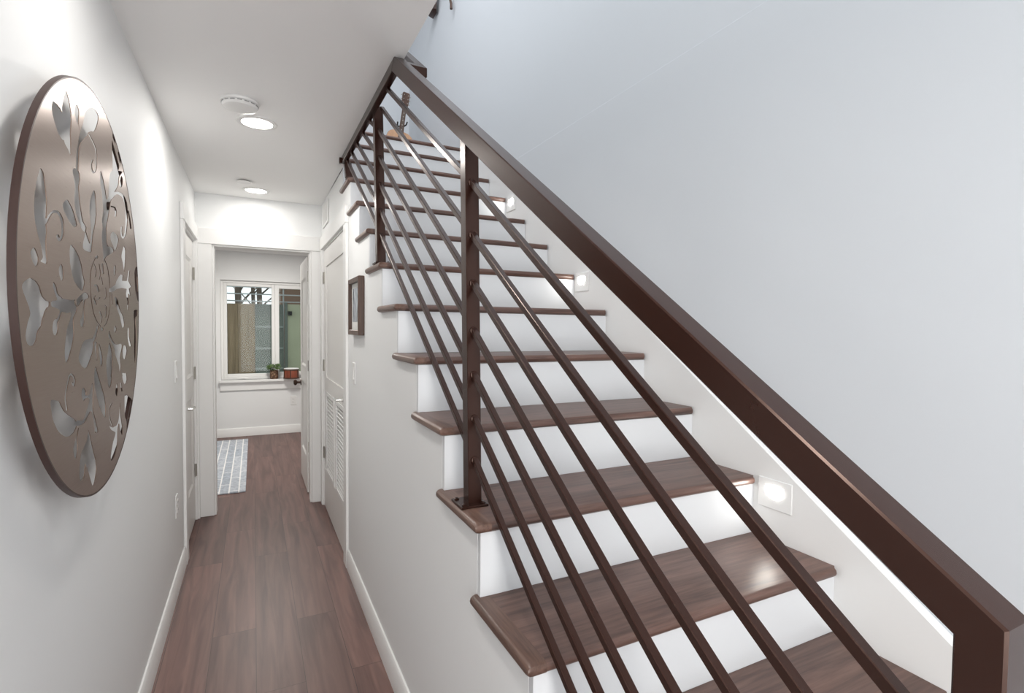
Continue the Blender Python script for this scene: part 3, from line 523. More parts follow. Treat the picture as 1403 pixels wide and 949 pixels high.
# ------------------------------------------------------------------ pierced metal disc on the left wall
HOLES = [[[1351,1908],[1353,1908],[1356,1908],[1360,1907],[1370,1899],[1377,1889],[1383,1875],[1384,1866],[1384,1859],[1377,1830],[1378,1802],[1378,1790],[1375,1786],[1374,1786],[1372,1786],[1358,1793],[1340,1798],[1336,1800],[1332,1804],[1329,1803],[1324,1802],[1314,1803],[1304,1805],[1297,1808],[1288,1814],[1274,1826],[1268,1833],[1265,1840],[1266,1846],[1268,1852],[1270,1856],[1274,1858],[1280,1859],[1292,1860],[1301,1860],[1317,1858],[1325,1856],[1324,1862],[1326,1869],[1330,1880],[1337,1892],[1342,1899],[1347,1904],[1349,1906]],[[1420,1906],[1424,1908],[1432,1906],[1436,1904],[1439,1900],[1439,1892],[1435,1882],[1434,1875],[1439,1854],[1438,1855],[1432,1868],[1430,1869],[1423,1869],[1417,1871],[1410,1877],[1407,1883],[1406,1886],[1407,1894],[1412,1900],[1417,1904]],[[1532,1942],[1544,1946],[1560,1949],[1573,1951],[1587,1950],[1594,1948],[1598,1945],[1598,1940],[1595,1933],[1589,1924],[1582,1916],[1571,1905],[1560,1897],[1553,1893],[1550,1892],[1546,1890],[1540,1890],[1537,1889],[1523,1883],[1514,1879],[1510,1876],[1506,1871],[1503,1868],[1476,1852],[1454,1837],[1445,1831],[1438,1820],[1433,1810],[1430,1795],[1428,1782],[1425,1770],[1425,1768],[1430,1766],[1434,1763],[1436,1756],[1436,1752],[1428,1738],[1426,1731],[1434,1700],[1443,1680],[1448,1671],[1456,1664],[1473,1659],[1477,1657],[1478,1655],[1477,1653],[1473,1647],[1485,1637],[1505,1624],[1510,1634],[1515,1659],[1514,1668],[1506,1695],[1507,1710],[1509,1719],[1513,1726],[1518,1732],[1536,1749],[1542,1753],[1544,1754],[1547,1755],[1552,1753],[1556,1749],[1560,1741],[1565,1719],[1564,1699],[1554,1679],[1536,1654],[1531,1646],[1519,1613],[1519,1608],[1517,1607],[1514,1606],[1501,1604],[1472,1603],[1462,1603],[1455,1604],[1451,1605],[1448,1607],[1447,1609],[1448,1615],[1451,1621],[1462,1634],[1466,1644],[1456,1644],[1451,1644],[1443,1646],[1438,1648],[1421,1660],[1406,1670],[1399,1677],[1395,1686],[1392,1699],[1393,1707],[1398,1725],[1398,1730],[1396,1736],[1387,1750],[1384,1757],[1385,1760],[1389,1763],[1396,1766],[1406,1767],[1407,1768],[1414,1806],[1420,1818],[1428,1830],[1431,1833],[1430,1838],[1432,1841],[1442,1855],[1464,1879],[1469,1887],[1477,1901],[1486,1914],[1493,1921],[1504,1928],[1520,1937]],[[1746,1960],[1749,1960],[1753,1958],[1764,1949],[1770,1937],[1769,1934],[1768,1933],[1766,1932],[1754,1934],[1741,1939],[1739,1946],[1742,1954]],[[1512,1874],[1516,1875],[1518,1876],[1533,1873],[1550,1869],[1563,1865],[1575,1859],[1580,1850],[1581,1842],[1580,1828],[1578,1820],[1572,1810],[1568,1806],[1562,1801],[1554,1797],[1548,1795],[1545,1794],[1540,1794],[1533,1794],[1526,1796],[1522,1802],[1521,1809],[1527,1817],[1532,1822],[1535,1823],[1540,1825],[1544,1825],[1544,1824],[1534,1813],[1534,1805],[1536,1801],[1540,1799],[1548,1799],[1551,1800],[1553,1801],[1561,1809],[1565,1819],[1568,1841],[1566,1847],[1562,1854],[1555,1859],[1538,1865],[1508,1871],[1508,1872]],[[1732,1929],[1734,1930],[1737,1928],[1810,1885],[1812,1882],[1811,1878],[1805,1872],[1793,1866],[1835,1875],[1845,1877],[1848,1876],[1844,1873],[1828,1864],[1816,1857],[1810,1851],[1799,1830],[1793,1824],[1783,1816],[1755,1798],[1769,1802],[1788,1807],[1806,1810],[1823,1812],[1839,1814],[1855,1814],[1868,1813],[1882,1811],[1896,1806],[1905,1800],[1911,1791],[1915,1781],[1916,1780],[1927,1782],[1931,1780],[1950,1760],[1965,1735],[1961,1733],[1953,1731],[1945,1730],[1942,1731],[1929,1757],[1917,1772],[1915,1758],[1910,1744],[1900,1723],[1888,1705],[1876,1696],[1861,1689],[1852,1687],[1842,1685],[1837,1685],[1829,1686],[1820,1689],[1814,1694],[1815,1705],[1818,1714],[1821,1716],[1828,1718],[1834,1719],[1838,1718],[1835,1704],[1836,1699],[1842,1694],[1846,1692],[1849,1693],[1857,1698],[1864,1706],[1879,1739],[1882,1749],[1883,1770],[1877,1785],[1868,1793],[1850,1801],[1836,1803],[1826,1803],[1815,1802],[1791,1800],[1779,1797],[1771,1794],[1758,1789],[1730,1775],[1724,1772],[1715,1770],[1704,1758],[1678,1715],[1660,1692],[1658,1688],[1658,1682],[1663,1671],[1662,1651],[1664,1644],[1666,1642],[1671,1640],[1675,1640],[1700,1644],[1706,1644],[1710,1644],[1728,1641],[1732,1639],[1734,1636],[1730,1633],[1722,1630],[1652,1611],[1644,1608],[1636,1602],[1656,1590],[1663,1585],[1669,1577],[1679,1558],[1682,1546],[1683,1534],[1684,1533],[1740,1546],[1754,1557],[1783,1572],[1810,1581],[1814,1581],[1839,1580],[1832,1564],[1833,1564],[1836,1564],[1880,1567],[1885,1568],[1901,1588],[1911,1600],[1915,1601],[1926,1602],[1931,1602],[1912,1570],[1914,1569],[1950,1555],[1949,1554],[1921,1548],[1919,1547],[1938,1524],[1908,1531],[1906,1530],[1907,1504],[1894,1480],[1885,1482],[1883,1483],[1888,1507],[1870,1529],[1882,1542],[1881,1544],[1827,1543],[1818,1543],[1762,1536],[1731,1528],[1691,1523],[1684,1523],[1682,1488],[1678,1478],[1670,1466],[1659,1454],[1645,1444],[1634,1438],[1621,1434],[1616,1434],[1614,1435],[1615,1436],[1632,1442],[1641,1448],[1654,1458],[1667,1474],[1672,1489],[1674,1521],[1673,1524],[1671,1525],[1673,1527],[1674,1533],[1672,1549],[1669,1559],[1663,1571],[1658,1579],[1648,1587],[1632,1597],[1630,1598],[1627,1596],[1624,1596],[1622,1596],[1620,1604],[1621,1611],[1619,1618],[1608,1649],[1608,1661],[1618,1676],[1620,1682],[1618,1686],[1611,1693],[1611,1697],[1624,1714],[1627,1724],[1619,1759],[1606,1785],[1604,1799],[1605,1811],[1607,1815],[1610,1817],[1613,1816],[1619,1814],[1633,1802],[1644,1791],[1655,1777],[1664,1761],[1666,1760],[1668,1759],[1672,1760],[1676,1763],[1681,1769],[1685,1776],[1692,1812],[1700,1831],[1704,1835],[1709,1839],[1720,1845],[1729,1848],[1731,1850],[1734,1872],[1729,1916],[1730,1927]],[[1801,1920],[1812,1923],[1824,1924],[1833,1924],[1837,1922],[1838,1919],[1838,1911],[1834,1903],[1828,1896],[1823,1894],[1819,1894],[1809,1900],[1797,1914],[1798,1918]],[[1202,1714],[1205,1714],[1210,1712],[1214,1710],[1217,1706],[1220,1700],[1226,1680],[1230,1663],[1229,1655],[1227,1644],[1225,1630],[1235,1638],[1248,1646],[1255,1649],[1262,1652],[1272,1654],[1276,1655],[1284,1656],[1289,1656],[1296,1656],[1301,1655],[1308,1652],[1312,1650],[1317,1647],[1320,1643],[1323,1637],[1324,1627],[1323,1620],[1320,1614],[1314,1608],[1306,1602],[1299,1600],[1294,1599],[1289,1598],[1286,1598],[1281,1600],[1275,1605],[1275,1606],[1276,1608],[1279,1609],[1283,1610],[1288,1611],[1291,1610],[1295,1606],[1296,1606],[1302,1611],[1305,1618],[1306,1627],[1305,1634],[1303,1639],[1297,1644],[1292,1647],[1286,1649],[1280,1650],[1273,1649],[1267,1648],[1259,1645],[1252,1641],[1243,1635],[1229,1622],[1225,1620],[1224,1619],[1226,1610],[1226,1605],[1222,1592],[1221,1584],[1222,1568],[1225,1554],[1224,1550],[1221,1548],[1217,1547],[1195,1548],[1191,1549],[1190,1550],[1191,1550],[1197,1553],[1200,1555],[1202,1558],[1201,1562],[1198,1569],[1194,1578],[1180,1595],[1174,1606],[1169,1615],[1166,1626],[1166,1632],[1166,1643],[1168,1652],[1170,1663],[1174,1672],[1179,1684],[1187,1697],[1192,1704],[1198,1712],[1200,1713]],[[1837,1863],[1841,1863],[1844,1863],[1852,1860],[1854,1856],[1854,1851],[1850,1843],[1846,1838],[1838,1832],[1829,1828],[1823,1827],[1817,1827],[1813,1829],[1812,1831],[1815,1838],[1826,1854],[1833,1860]],[[1343,1689],[1348,1690],[1354,1689],[1362,1686],[1372,1682],[1383,1676],[1390,1670],[1404,1657],[1408,1650],[1405,1647],[1399,1644],[1395,1643],[1389,1642],[1383,1642],[1375,1643],[1366,1645],[1356,1647],[1346,1652],[1327,1661],[1321,1665],[1318,1668],[1316,1672],[1318,1675],[1321,1678],[1330,1684],[1338,1687]],[[1708,1752],[1726,1755],[1744,1757],[1755,1758],[1762,1757],[1769,1752],[1772,1746],[1767,1735],[1765,1734],[1760,1732],[1752,1730],[1746,1731],[1752,1743],[1749,1749],[1744,1752],[1741,1752],[1736,1752],[1706,1748],[1704,1748],[1704,1749]],[[1721,1685],[1729,1687],[1738,1687],[1755,1687],[1766,1686],[1780,1683],[1789,1677],[1790,1673],[1786,1666],[1767,1649],[1755,1640],[1750,1638],[1746,1637],[1738,1639],[1723,1649],[1702,1658],[1697,1662],[1696,1669],[1700,1676],[1709,1681],[1714,1683]],[[1365,1602],[1368,1602],[1371,1602],[1379,1600],[1390,1597],[1402,1592],[1413,1587],[1420,1583],[1432,1572],[1438,1564],[1444,1550],[1453,1539],[1456,1534],[1455,1528],[1451,1521],[1445,1515],[1441,1512],[1437,1512],[1430,1512],[1401,1520],[1390,1524],[1383,1527],[1379,1530],[1368,1541],[1359,1556],[1355,1565],[1353,1578],[1353,1587],[1356,1595],[1360,1600],[1362,1601]],[[1854,1665],[1859,1666],[1864,1665],[1871,1662],[1877,1656],[1877,1650],[1874,1631],[1863,1604],[1856,1592],[1852,1591],[1850,1592],[1835,1616],[1820,1629],[1820,1634],[1828,1645],[1843,1659],[1849,1663]],[[1160,1569],[1163,1569],[1166,1569],[1171,1566],[1178,1560],[1182,1555],[1182,1549],[1181,1546],[1179,1543],[1175,1540],[1171,1539],[1167,1538],[1164,1538],[1161,1540],[1158,1541],[1154,1544],[1148,1551],[1146,1557],[1146,1560],[1150,1564],[1155,1567],[1157,1568]],[[1557,1603],[1564,1604],[1569,1603],[1573,1602],[1572,1600],[1569,1598],[1563,1596],[1556,1596],[1551,1596],[1549,1596],[1524,1578],[1519,1573],[1513,1566],[1508,1557],[1504,1545],[1503,1530],[1504,1520],[1506,1505],[1511,1491],[1518,1476],[1525,1466],[1532,1460],[1546,1450],[1560,1443],[1581,1436],[1583,1435],[1583,1434],[1580,1433],[1577,1434],[1560,1439],[1551,1443],[1536,1451],[1522,1462],[1512,1475],[1504,1489],[1498,1508],[1496,1520],[1495,1530],[1497,1545],[1501,1556],[1508,1569],[1514,1576],[1528,1587],[1550,1601],[1553,1602]],[[1607,1590],[1614,1590],[1617,1589],[1624,1567],[1622,1565],[1618,1564],[1611,1564],[1608,1565],[1602,1587],[1603,1588]],[[1532,1581],[1535,1582],[1538,1581],[1547,1576],[1552,1572],[1555,1568],[1553,1562],[1547,1552],[1545,1551],[1542,1550],[1538,1550],[1536,1551],[1543,1562],[1544,1568],[1540,1572],[1529,1579],[1529,1580]],[[1578,1586],[1582,1586],[1584,1585],[1593,1566],[1593,1562],[1590,1557],[1581,1548],[1578,1547],[1573,1547],[1572,1548],[1581,1558],[1584,1564],[1581,1572],[1575,1584],[1576,1585]],[[1301,1556],[1303,1556],[1305,1555],[1310,1552],[1312,1547],[1314,1540],[1314,1532],[1312,1528],[1310,1526],[1308,1524],[1304,1524],[1300,1524],[1298,1524],[1295,1526],[1292,1529],[1288,1534],[1286,1539],[1287,1546],[1290,1550],[1296,1554]],[[1741,1600],[1746,1600],[1751,1597],[1754,1589],[1745,1574],[1741,1570],[1737,1570],[1731,1570],[1726,1574],[1723,1581],[1723,1586],[1729,1593],[1734,1597]],[[2024,1624],[2032,1625],[2040,1623],[2048,1619],[2051,1614],[2043,1589],[2043,1577],[2056,1524],[2054,1514],[2051,1513],[2045,1514],[2029,1524],[2013,1537],[2006,1547],[2002,1558],[1997,1600],[2006,1614],[2016,1621]],[[1597,1555],[1601,1555],[1603,1554],[1612,1539],[1612,1538],[1610,1537],[1606,1537],[1603,1538],[1594,1553],[1595,1554]],[[1142,1516],[1148,1516],[1157,1514],[1165,1513],[1176,1509],[1181,1506],[1184,1504],[1192,1493],[1195,1490],[1199,1487],[1204,1485],[1212,1482],[1216,1481],[1226,1480],[1229,1480],[1231,1479],[1232,1477],[1231,1473],[1229,1471],[1227,1470],[1219,1468],[1216,1466],[1209,1461],[1194,1445],[1190,1436],[1186,1434],[1176,1429],[1172,1426],[1169,1422],[1163,1411],[1160,1408],[1155,1405],[1151,1403],[1143,1402],[1138,1402],[1133,1402],[1127,1404],[1123,1406],[1120,1409],[1117,1413],[1116,1417],[1116,1421],[1119,1428],[1127,1442],[1135,1451],[1137,1453],[1138,1457],[1137,1460],[1134,1466],[1123,1478],[1112,1489],[1107,1495],[1106,1498],[1107,1501],[1108,1503],[1111,1505],[1116,1508],[1122,1510],[1130,1513],[1137,1515]],[[1255,1518],[1257,1518],[1259,1517],[1268,1512],[1272,1508],[1275,1502],[1278,1498],[1280,1497],[1287,1494],[1300,1491],[1306,1489],[1362,1488],[1378,1490],[1384,1490],[1386,1488],[1386,1483],[1387,1481],[1396,1477],[1398,1475],[1398,1472],[1396,1470],[1391,1463],[1386,1460],[1375,1454],[1372,1450],[1371,1446],[1373,1421],[1372,1414],[1369,1407],[1363,1398],[1354,1388],[1338,1371],[1333,1367],[1324,1362],[1321,1362],[1318,1362],[1316,1363],[1313,1366],[1311,1372],[1311,1387],[1313,1395],[1318,1410],[1324,1423],[1326,1428],[1330,1432],[1346,1445],[1351,1451],[1356,1458],[1356,1461],[1354,1462],[1351,1463],[1347,1462],[1335,1461],[1328,1461],[1311,1462],[1305,1463],[1300,1462],[1297,1460],[1287,1449],[1279,1445],[1277,1443],[1276,1441],[1276,1436],[1276,1429],[1274,1425],[1269,1420],[1264,1417],[1262,1417],[1258,1417],[1253,1418],[1250,1419],[1246,1423],[1244,1428],[1245,1436],[1248,1442],[1252,1445],[1259,1448],[1262,1449],[1267,1448],[1270,1449],[1281,1456],[1285,1460],[1287,1462],[1286,1465],[1280,1467],[1259,1470],[1247,1471],[1243,1471],[1241,1472],[1239,1474],[1238,1478],[1239,1480],[1241,1480],[1246,1482],[1264,1483],[1269,1484],[1271,1484],[1270,1487],[1272,1488],[1269,1490],[1260,1498],[1252,1507],[1251,1513],[1253,1516]],[[1545,1533],[1551,1534],[1558,1533],[1563,1532],[1567,1530],[1577,1519],[1576,1518],[1571,1516],[1567,1516],[1563,1516],[1560,1518],[1555,1526],[1551,1529],[1548,1530],[1534,1529],[1530,1530],[1532,1532]],[[1634,1532],[1638,1532],[1641,1532],[1646,1513],[1644,1510],[1641,1507],[1635,1504],[1625,1500],[1619,1500],[1618,1501],[1630,1507],[1635,1511],[1635,1516],[1631,1529],[1632,1531]],[[1454,1509],[1464,1510],[1476,1508],[1482,1506],[1487,1504],[1489,1502],[1489,1500],[1488,1499],[1484,1498],[1475,1496],[1461,1494],[1456,1490],[1452,1483],[1450,1476],[1449,1468],[1451,1453],[1447,1441],[1441,1434],[1437,1433],[1431,1432],[1427,1433],[1422,1434],[1419,1435],[1417,1439],[1417,1445],[1420,1449],[1431,1457],[1437,1463],[1442,1477],[1443,1487],[1442,1490],[1440,1492],[1435,1491],[1410,1479],[1406,1477],[1404,1477],[1400,1478],[1396,1482],[1394,1487],[1395,1490],[1399,1493],[1406,1496],[1440,1506],[1449,1508]],[[1699,1521],[1705,1521],[1706,1519],[1707,1493],[1705,1492],[1702,1492],[1697,1492],[1695,1495],[1695,1519],[1696,1520]],[[1537,1507],[1541,1507],[1542,1506],[1534,1502],[1533,1501],[1534,1499],[1551,1487],[1549,1485],[1545,1485],[1540,1485],[1537,1486],[1526,1494],[1523,1499],[1523,1501],[1526,1503]],[[1735,1514],[1742,1514],[1750,1512],[1765,1507],[1773,1501],[1790,1483],[1820,1468],[1831,1462],[1840,1451],[1845,1440],[1844,1434],[1836,1430],[1830,1429],[1823,1429],[1818,1430],[1813,1432],[1787,1462],[1752,1483],[1741,1494],[1734,1505],[1731,1511],[1732,1513]],[[1577,1504],[1580,1504],[1583,1504],[1584,1503],[1582,1502],[1554,1496],[1551,1496],[1548,1496],[1548,1497],[1549,1498]],[[1627,1488],[1630,1488],[1642,1485],[1647,1482],[1649,1480],[1648,1474],[1637,1457],[1635,1456],[1631,1456],[1626,1456],[1624,1458],[1634,1471],[1638,1478],[1635,1482],[1623,1486],[1623,1487]],[[2010,1486],[2026,1487],[2033,1486],[2035,1483],[2035,1475],[2028,1467],[2009,1462],[2002,1456],[2001,1450],[2011,1417],[2009,1383],[1997,1342],[1985,1318],[1982,1318],[1979,1319],[1976,1326],[1971,1353],[1972,1373],[1980,1417],[1982,1442],[1973,1477],[1976,1481],[1983,1483],[1994,1485]],[[1576,1471],[1583,1471],[1587,1470],[1597,1463],[1601,1459],[1601,1455],[1598,1450],[1591,1443],[1587,1442],[1582,1442],[1580,1443],[1586,1454],[1586,1458],[1581,1462],[1569,1468],[1571,1470]],[[1730,1436],[1737,1435],[1742,1432],[1748,1426],[1742,1420],[1737,1417],[1733,1416],[1729,1417],[1723,1418],[1718,1421],[1716,1424],[1716,1428],[1719,1431],[1725,1435]],[[1554,1436],[1562,1436],[1566,1434],[1566,1432],[1560,1425],[1551,1416],[1544,1410],[1528,1400],[1521,1398],[1520,1389],[1514,1378],[1506,1370],[1476,1349],[1464,1343],[1458,1342],[1453,1341],[1445,1341],[1437,1343],[1430,1345],[1423,1347],[1411,1354],[1404,1359],[1401,1363],[1401,1368],[1403,1371],[1409,1378],[1428,1395],[1438,1400],[1443,1402],[1448,1403],[1453,1404],[1493,1406],[1500,1406],[1509,1406],[1528,1417],[1547,1434],[1549,1435]],[[1593,1431],[1598,1431],[1604,1430],[1608,1429],[1610,1428],[1610,1425],[1608,1424],[1604,1423],[1599,1423],[1592,1423],[1586,1424],[1584,1425],[1582,1427],[1582,1429],[1584,1430],[1587,1431]],[[1897,1430],[1905,1430],[1909,1428],[1909,1402],[1918,1390],[1935,1375],[1932,1373],[1921,1372],[1910,1373],[1903,1375],[1890,1389],[1883,1398],[1883,1417],[1887,1427],[1889,1429]],[[1669,1422],[1671,1422],[1673,1420],[1680,1410],[1688,1404],[1703,1396],[1724,1388],[1734,1386],[1748,1384],[1764,1384],[1788,1385],[1801,1384],[1807,1383],[1812,1381],[1812,1376],[1809,1370],[1794,1356],[1788,1348],[1786,1344],[1793,1325],[1791,1317],[1786,1309],[1780,1304],[1777,1303],[1775,1304],[1766,1326],[1727,1357],[1722,1363],[1719,1373],[1714,1377],[1701,1385],[1670,1400],[1660,1406],[1658,1409],[1658,1413],[1662,1418],[1666,1422]],[[1536,1398],[1544,1397],[1549,1395],[1551,1394],[1548,1386],[1547,1371],[1549,1354],[1547,1353],[1542,1353],[1539,1356],[1533,1371],[1525,1394],[1527,1396],[1530,1397]],[[1664,1391],[1668,1391],[1674,1388],[1688,1374],[1695,1360],[1698,1345],[1698,1335],[1694,1322],[1682,1303],[1688,1299],[1688,1296],[1678,1284],[1670,1278],[1663,1275],[1658,1274],[1653,1277],[1644,1289],[1635,1309],[1630,1333],[1630,1342],[1635,1351],[1647,1366],[1658,1387],[1662,1390]],[[1564,1393],[1566,1392],[1570,1390],[1580,1380],[1591,1367],[1596,1360],[1598,1354],[1597,1348],[1594,1342],[1588,1337],[1584,1336],[1581,1336],[1576,1339],[1573,1343],[1564,1386],[1563,1391]],[[1839,1379],[1852,1378],[1862,1376],[1870,1371],[1873,1365],[1873,1360],[1865,1351],[1852,1341],[1845,1338],[1841,1337],[1837,1338],[1828,1340],[1820,1346],[1816,1352],[1817,1364],[1822,1373],[1829,1378]],[[1531,1340],[1535,1339],[1538,1336],[1556,1314],[1576,1295],[1600,1269],[1612,1254],[1616,1244],[1618,1234],[1618,1215],[1614,1207],[1611,1206],[1609,1206],[1606,1206],[1598,1210],[1585,1219],[1558,1242],[1540,1263],[1526,1284],[1518,1305],[1518,1318],[1525,1334],[1528,1338]],[[1849,1298],[1854,1298],[1858,1297],[1863,1292],[1866,1286],[1866,1277],[1863,1274],[1854,1269],[1840,1266],[1835,1266],[1830,1267],[1823,1271],[1809,1284],[1806,1291],[1811,1295],[1806,1297],[1804,1299],[1808,1301],[1815,1301],[1834,1298]],[[1346,1339],[1353,1338],[1361,1335],[1369,1331],[1373,1327],[1377,1322],[1376,1317],[1374,1313],[1372,1310],[1370,1309],[1366,1309],[1362,1310],[1356,1312],[1348,1318],[1348,1320],[1353,1320],[1358,1319],[1362,1317],[1364,1322],[1362,1326],[1357,1330],[1352,1333],[1349,1334],[1348,1334],[1342,1331],[1333,1322],[1324,1310],[1319,1298],[1318,1295],[1318,1287],[1324,1266],[1321,1265],[1316,1266],[1313,1267],[1311,1268],[1305,1286],[1304,1290],[1305,1297],[1312,1311],[1326,1329],[1330,1334],[1335,1336],[1340,1338]],[[1786,1277],[1793,1275],[1795,1274],[1806,1250],[1804,1249],[1798,1249],[1792,1250],[1790,1252],[1779,1275],[1781,1276]],[[1741,1279],[1745,1278],[1750,1272],[1753,1264],[1753,1258],[1744,1247],[1739,1244],[1735,1243],[1730,1246],[1724,1251],[1722,1255],[1722,1261],[1732,1275],[1737,1278]],[[1504,1303],[1506,1302],[1507,1302],[1509,1298],[1508,1274],[1505,1258],[1505,1244],[1508,1236],[1515,1226],[1541,1190],[1543,1184],[1542,1182],[1539,1181],[1536,1181],[1531,1182],[1522,1186],[1522,1183],[1517,1183],[1514,1185],[1512,1192],[1513,1195],[1510,1200],[1504,1225],[1496,1234],[1492,1238],[1488,1239],[1483,1240],[1478,1238],[1449,1226],[1442,1224],[1431,1222],[1414,1221],[1397,1222],[1386,1223],[1382,1224],[1378,1225],[1376,1222],[1372,1220],[1366,1217],[1358,1214],[1348,1213],[1341,1212],[1331,1212],[1324,1213],[1315,1214],[1302,1217],[1288,1222],[1277,1227],[1265,1234],[1259,1238],[1250,1246],[1241,1255],[1236,1261],[1232,1268],[1227,1283],[1224,1292],[1225,1296],[1227,1298],[1232,1299],[1239,1298],[1250,1296],[1259,1294],[1270,1292],[1275,1290],[1278,1288],[1284,1282],[1296,1272],[1301,1268],[1309,1264],[1320,1259],[1364,1242],[1370,1239],[1374,1236],[1375,1235],[1378,1236],[1383,1236],[1413,1230],[1419,1230],[1425,1230],[1430,1231],[1433,1232],[1445,1242],[1465,1256],[1473,1263],[1475,1267],[1472,1271],[1468,1273],[1464,1274],[1455,1274],[1446,1274],[1434,1270],[1432,1270],[1428,1272],[1420,1278],[1417,1284],[1418,1290],[1421,1296],[1424,1298],[1428,1299],[1433,1300],[1436,1299],[1444,1295],[1450,1290],[1452,1288],[1452,1283],[1452,1281],[1456,1280],[1462,1279],[1472,1279],[1479,1280],[1483,1283],[1495,1298],[1499,1301]],[[1841,1235],[1851,1234],[1862,1232],[1915,1216],[1924,1212],[1932,1208],[1937,1203],[1940,1197],[1942,1185],[1937,1175],[1927,1172],[1909,1169],[1903,1168],[1893,1163],[1886,1158],[1881,1147],[1879,1123],[1876,1117],[1871,1115],[1866,1116],[1861,1118],[1853,1123],[1851,1129],[1849,1152],[1846,1159],[1843,1163],[1832,1170],[1829,1176],[1828,1189],[1829,1229],[1834,1234]],[[1775,1223],[1777,1218],[1778,1195],[1780,1184],[1802,1143],[1803,1138],[1800,1130],[1794,1126],[1790,1126],[1784,1130],[1769,1145],[1761,1163],[1760,1164],[1758,1165],[1756,1165],[1747,1154],[1740,1140],[1738,1120],[1729,1106],[1713,1092],[1695,1084],[1679,1081],[1673,1081],[1668,1082],[1664,1084],[1661,1086],[1659,1094],[1666,1107],[1681,1123],[1688,1129],[1709,1141],[1712,1144],[1714,1148],[1711,1150],[1706,1152],[1680,1160],[1671,1163],[1658,1170],[1651,1178],[1652,1178],[1655,1178],[1672,1171],[1680,1169],[1691,1166],[1703,1166],[1718,1165],[1731,1166],[1738,1168],[1747,1172],[1755,1180],[1760,1188],[1772,1220]],[[1678,1234],[1684,1233],[1685,1231],[1669,1226],[1662,1222],[1659,1219],[1658,1208],[1664,1193],[1670,1187],[1685,1173],[1684,1172],[1680,1172],[1675,1173],[1672,1175],[1653,1193],[1648,1202],[1646,1214],[1647,1221],[1651,1226],[1663,1231],[1673,1234]],[[1388,1219],[1391,1219],[1392,1217],[1380,1200],[1383,1185],[1382,1175],[1381,1171],[1376,1162],[1372,1158],[1368,1158],[1365,1159],[1362,1160],[1358,1164],[1355,1169],[1353,1177],[1353,1182],[1357,1188],[1372,1202],[1377,1206],[1386,1219]],[[1465,1200],[1469,1197],[1474,1191],[1493,1158],[1519,1120],[1524,1106],[1524,1096],[1517,1083],[1510,1074],[1501,1067],[1496,1065],[1491,1066],[1486,1068],[1479,1076],[1466,1093],[1450,1116],[1442,1126],[1439,1129],[1437,1130],[1436,1130],[1433,1125],[1430,1112],[1426,1106],[1422,1104],[1414,1102],[1407,1101],[1400,1102],[1398,1103],[1395,1104],[1391,1110],[1390,1115],[1391,1127],[1396,1145],[1405,1158],[1410,1163],[1417,1166],[1440,1176],[1447,1179],[1452,1184],[1460,1198],[1462,1200]]]
XF, XB = -0.335, -0.346
disc = thing('wall_medallion', 'large round bronze medallion pierced with leaves and scrolls on the left wall', 'wall art', (XB, 1.565, 1.508))
from mathutils.geometry import delaunay_2d_cdt
def inside(p, L):
    r = False; j = len(L)-1
    for i in range(len(L)):
        (xi, yi), (xj, yj) = L[i], L[j]
        if (yi > p[1]) != (yj > p[1]) and p[0] < (xj-xi)*(p[1]-yi)/(yj-yi)+xi: r = not r
        j = i
    return r
def pierced(name, outer, inner, x0, x1, mat, parent):
    """flat sheet in the YZ plane from x0 to x1 with openings cut right through"""
    pts = []; edges = []
    for L in [outer]+inner:
        k = len(pts); pts += [Vector(p) for p in L]; edges += [(k+i, k+(i+1) % len(L)) for i in range(len(L))]
    v2, _, tri, *_ = delaunay_2d_cdt(pts, edges, [], 0, 1e-5)
    bm = bmesh.new()
    A = [bm.verts.new((x0, p[0], p[1])) for p in v2]; B = [bm.verts.new((x1, p[0], p[1])) for p in v2]
    use = {}
    for f in tri:
        c = ((v2[f[0]][0]+v2[f[1]][0]+v2[f[2]][0])/3, (v2[f[0]][1]+v2[f[1]][1]+v2[f[2]][1])/3)
        if not inside(c, outer) or any(inside(c, L) for L in inner): continue
        bm.faces.new([A[i] for i in f]); bm.faces.new([B[i] for i in reversed(f)])
        for a, b in zip(f, f[1:]+f[:1]) if isinstance(f, list) else zip(f, tuple(f[1:])+tuple(f[:1])):
            use.setdefault(tuple(sorted((a, b))), []).append((a, b))
    for e in use.values():
        if len(e) == 1:
            a, b = e[0]; bm.faces.new([A[b], A[a], B[a], B[b]])
    bmesh.ops.delete(bm, geom=[v for v in bm.verts if not v.link_faces], context='VERTS')
    bmesh.ops.recalc_face_normals(bm, faces=bm.faces)
    bmesh.ops.translate(bm, verts=bm.verts, vec=-parent.location)
    me = bpy.data.meshes.new(name); bm.to_mesh(me); bm.free(); me.materials.append(mat)
    for p in me.polygons: p.use_smooth = True
    me.set_sharp_from_angle(angle=math.radians(35))
    o = bpy.data.objects.new(name, me); C.objects.link(o); o.parent = parent; return o
CY, CZ, AY, AZ = 1.569, 1.512, 0.487, 0.474
oval = lambda s, n=120: [(CY+AY*s*math.cos(2*math.pi*i/n), CZ+AZ*s*math.sin(2*math.pi*i/n)) for i in range(n)]
holes = [[(a/1000, b/1000) for a, b in L] for L in HOLES]
pierced('pierced_face', oval(0.992), holes, XF-0.0016, XF, M_disc, disc)
pierced('back_hoop', oval(0.989), [oval(0.965)], XB+0.0005, XF-0.0020, M_discedge, disc)
pierced('rim', oval(1.0), [oval(0.9925)], XB, XF+0.0004, M_discedge, disc)
for a in (-40, 0, 40):
    q = (CY+AY*0.90*math.cos(math.radians(a)), CZ+AZ*0.90*math.sin(math.radians(a)))
    MB().lathe((XL+0.0005, q[0], q[1]), [(0.012, 0), (0.012, XB-XL+0.001)], 'X', 14).build('standoff', M_discedge, disc)

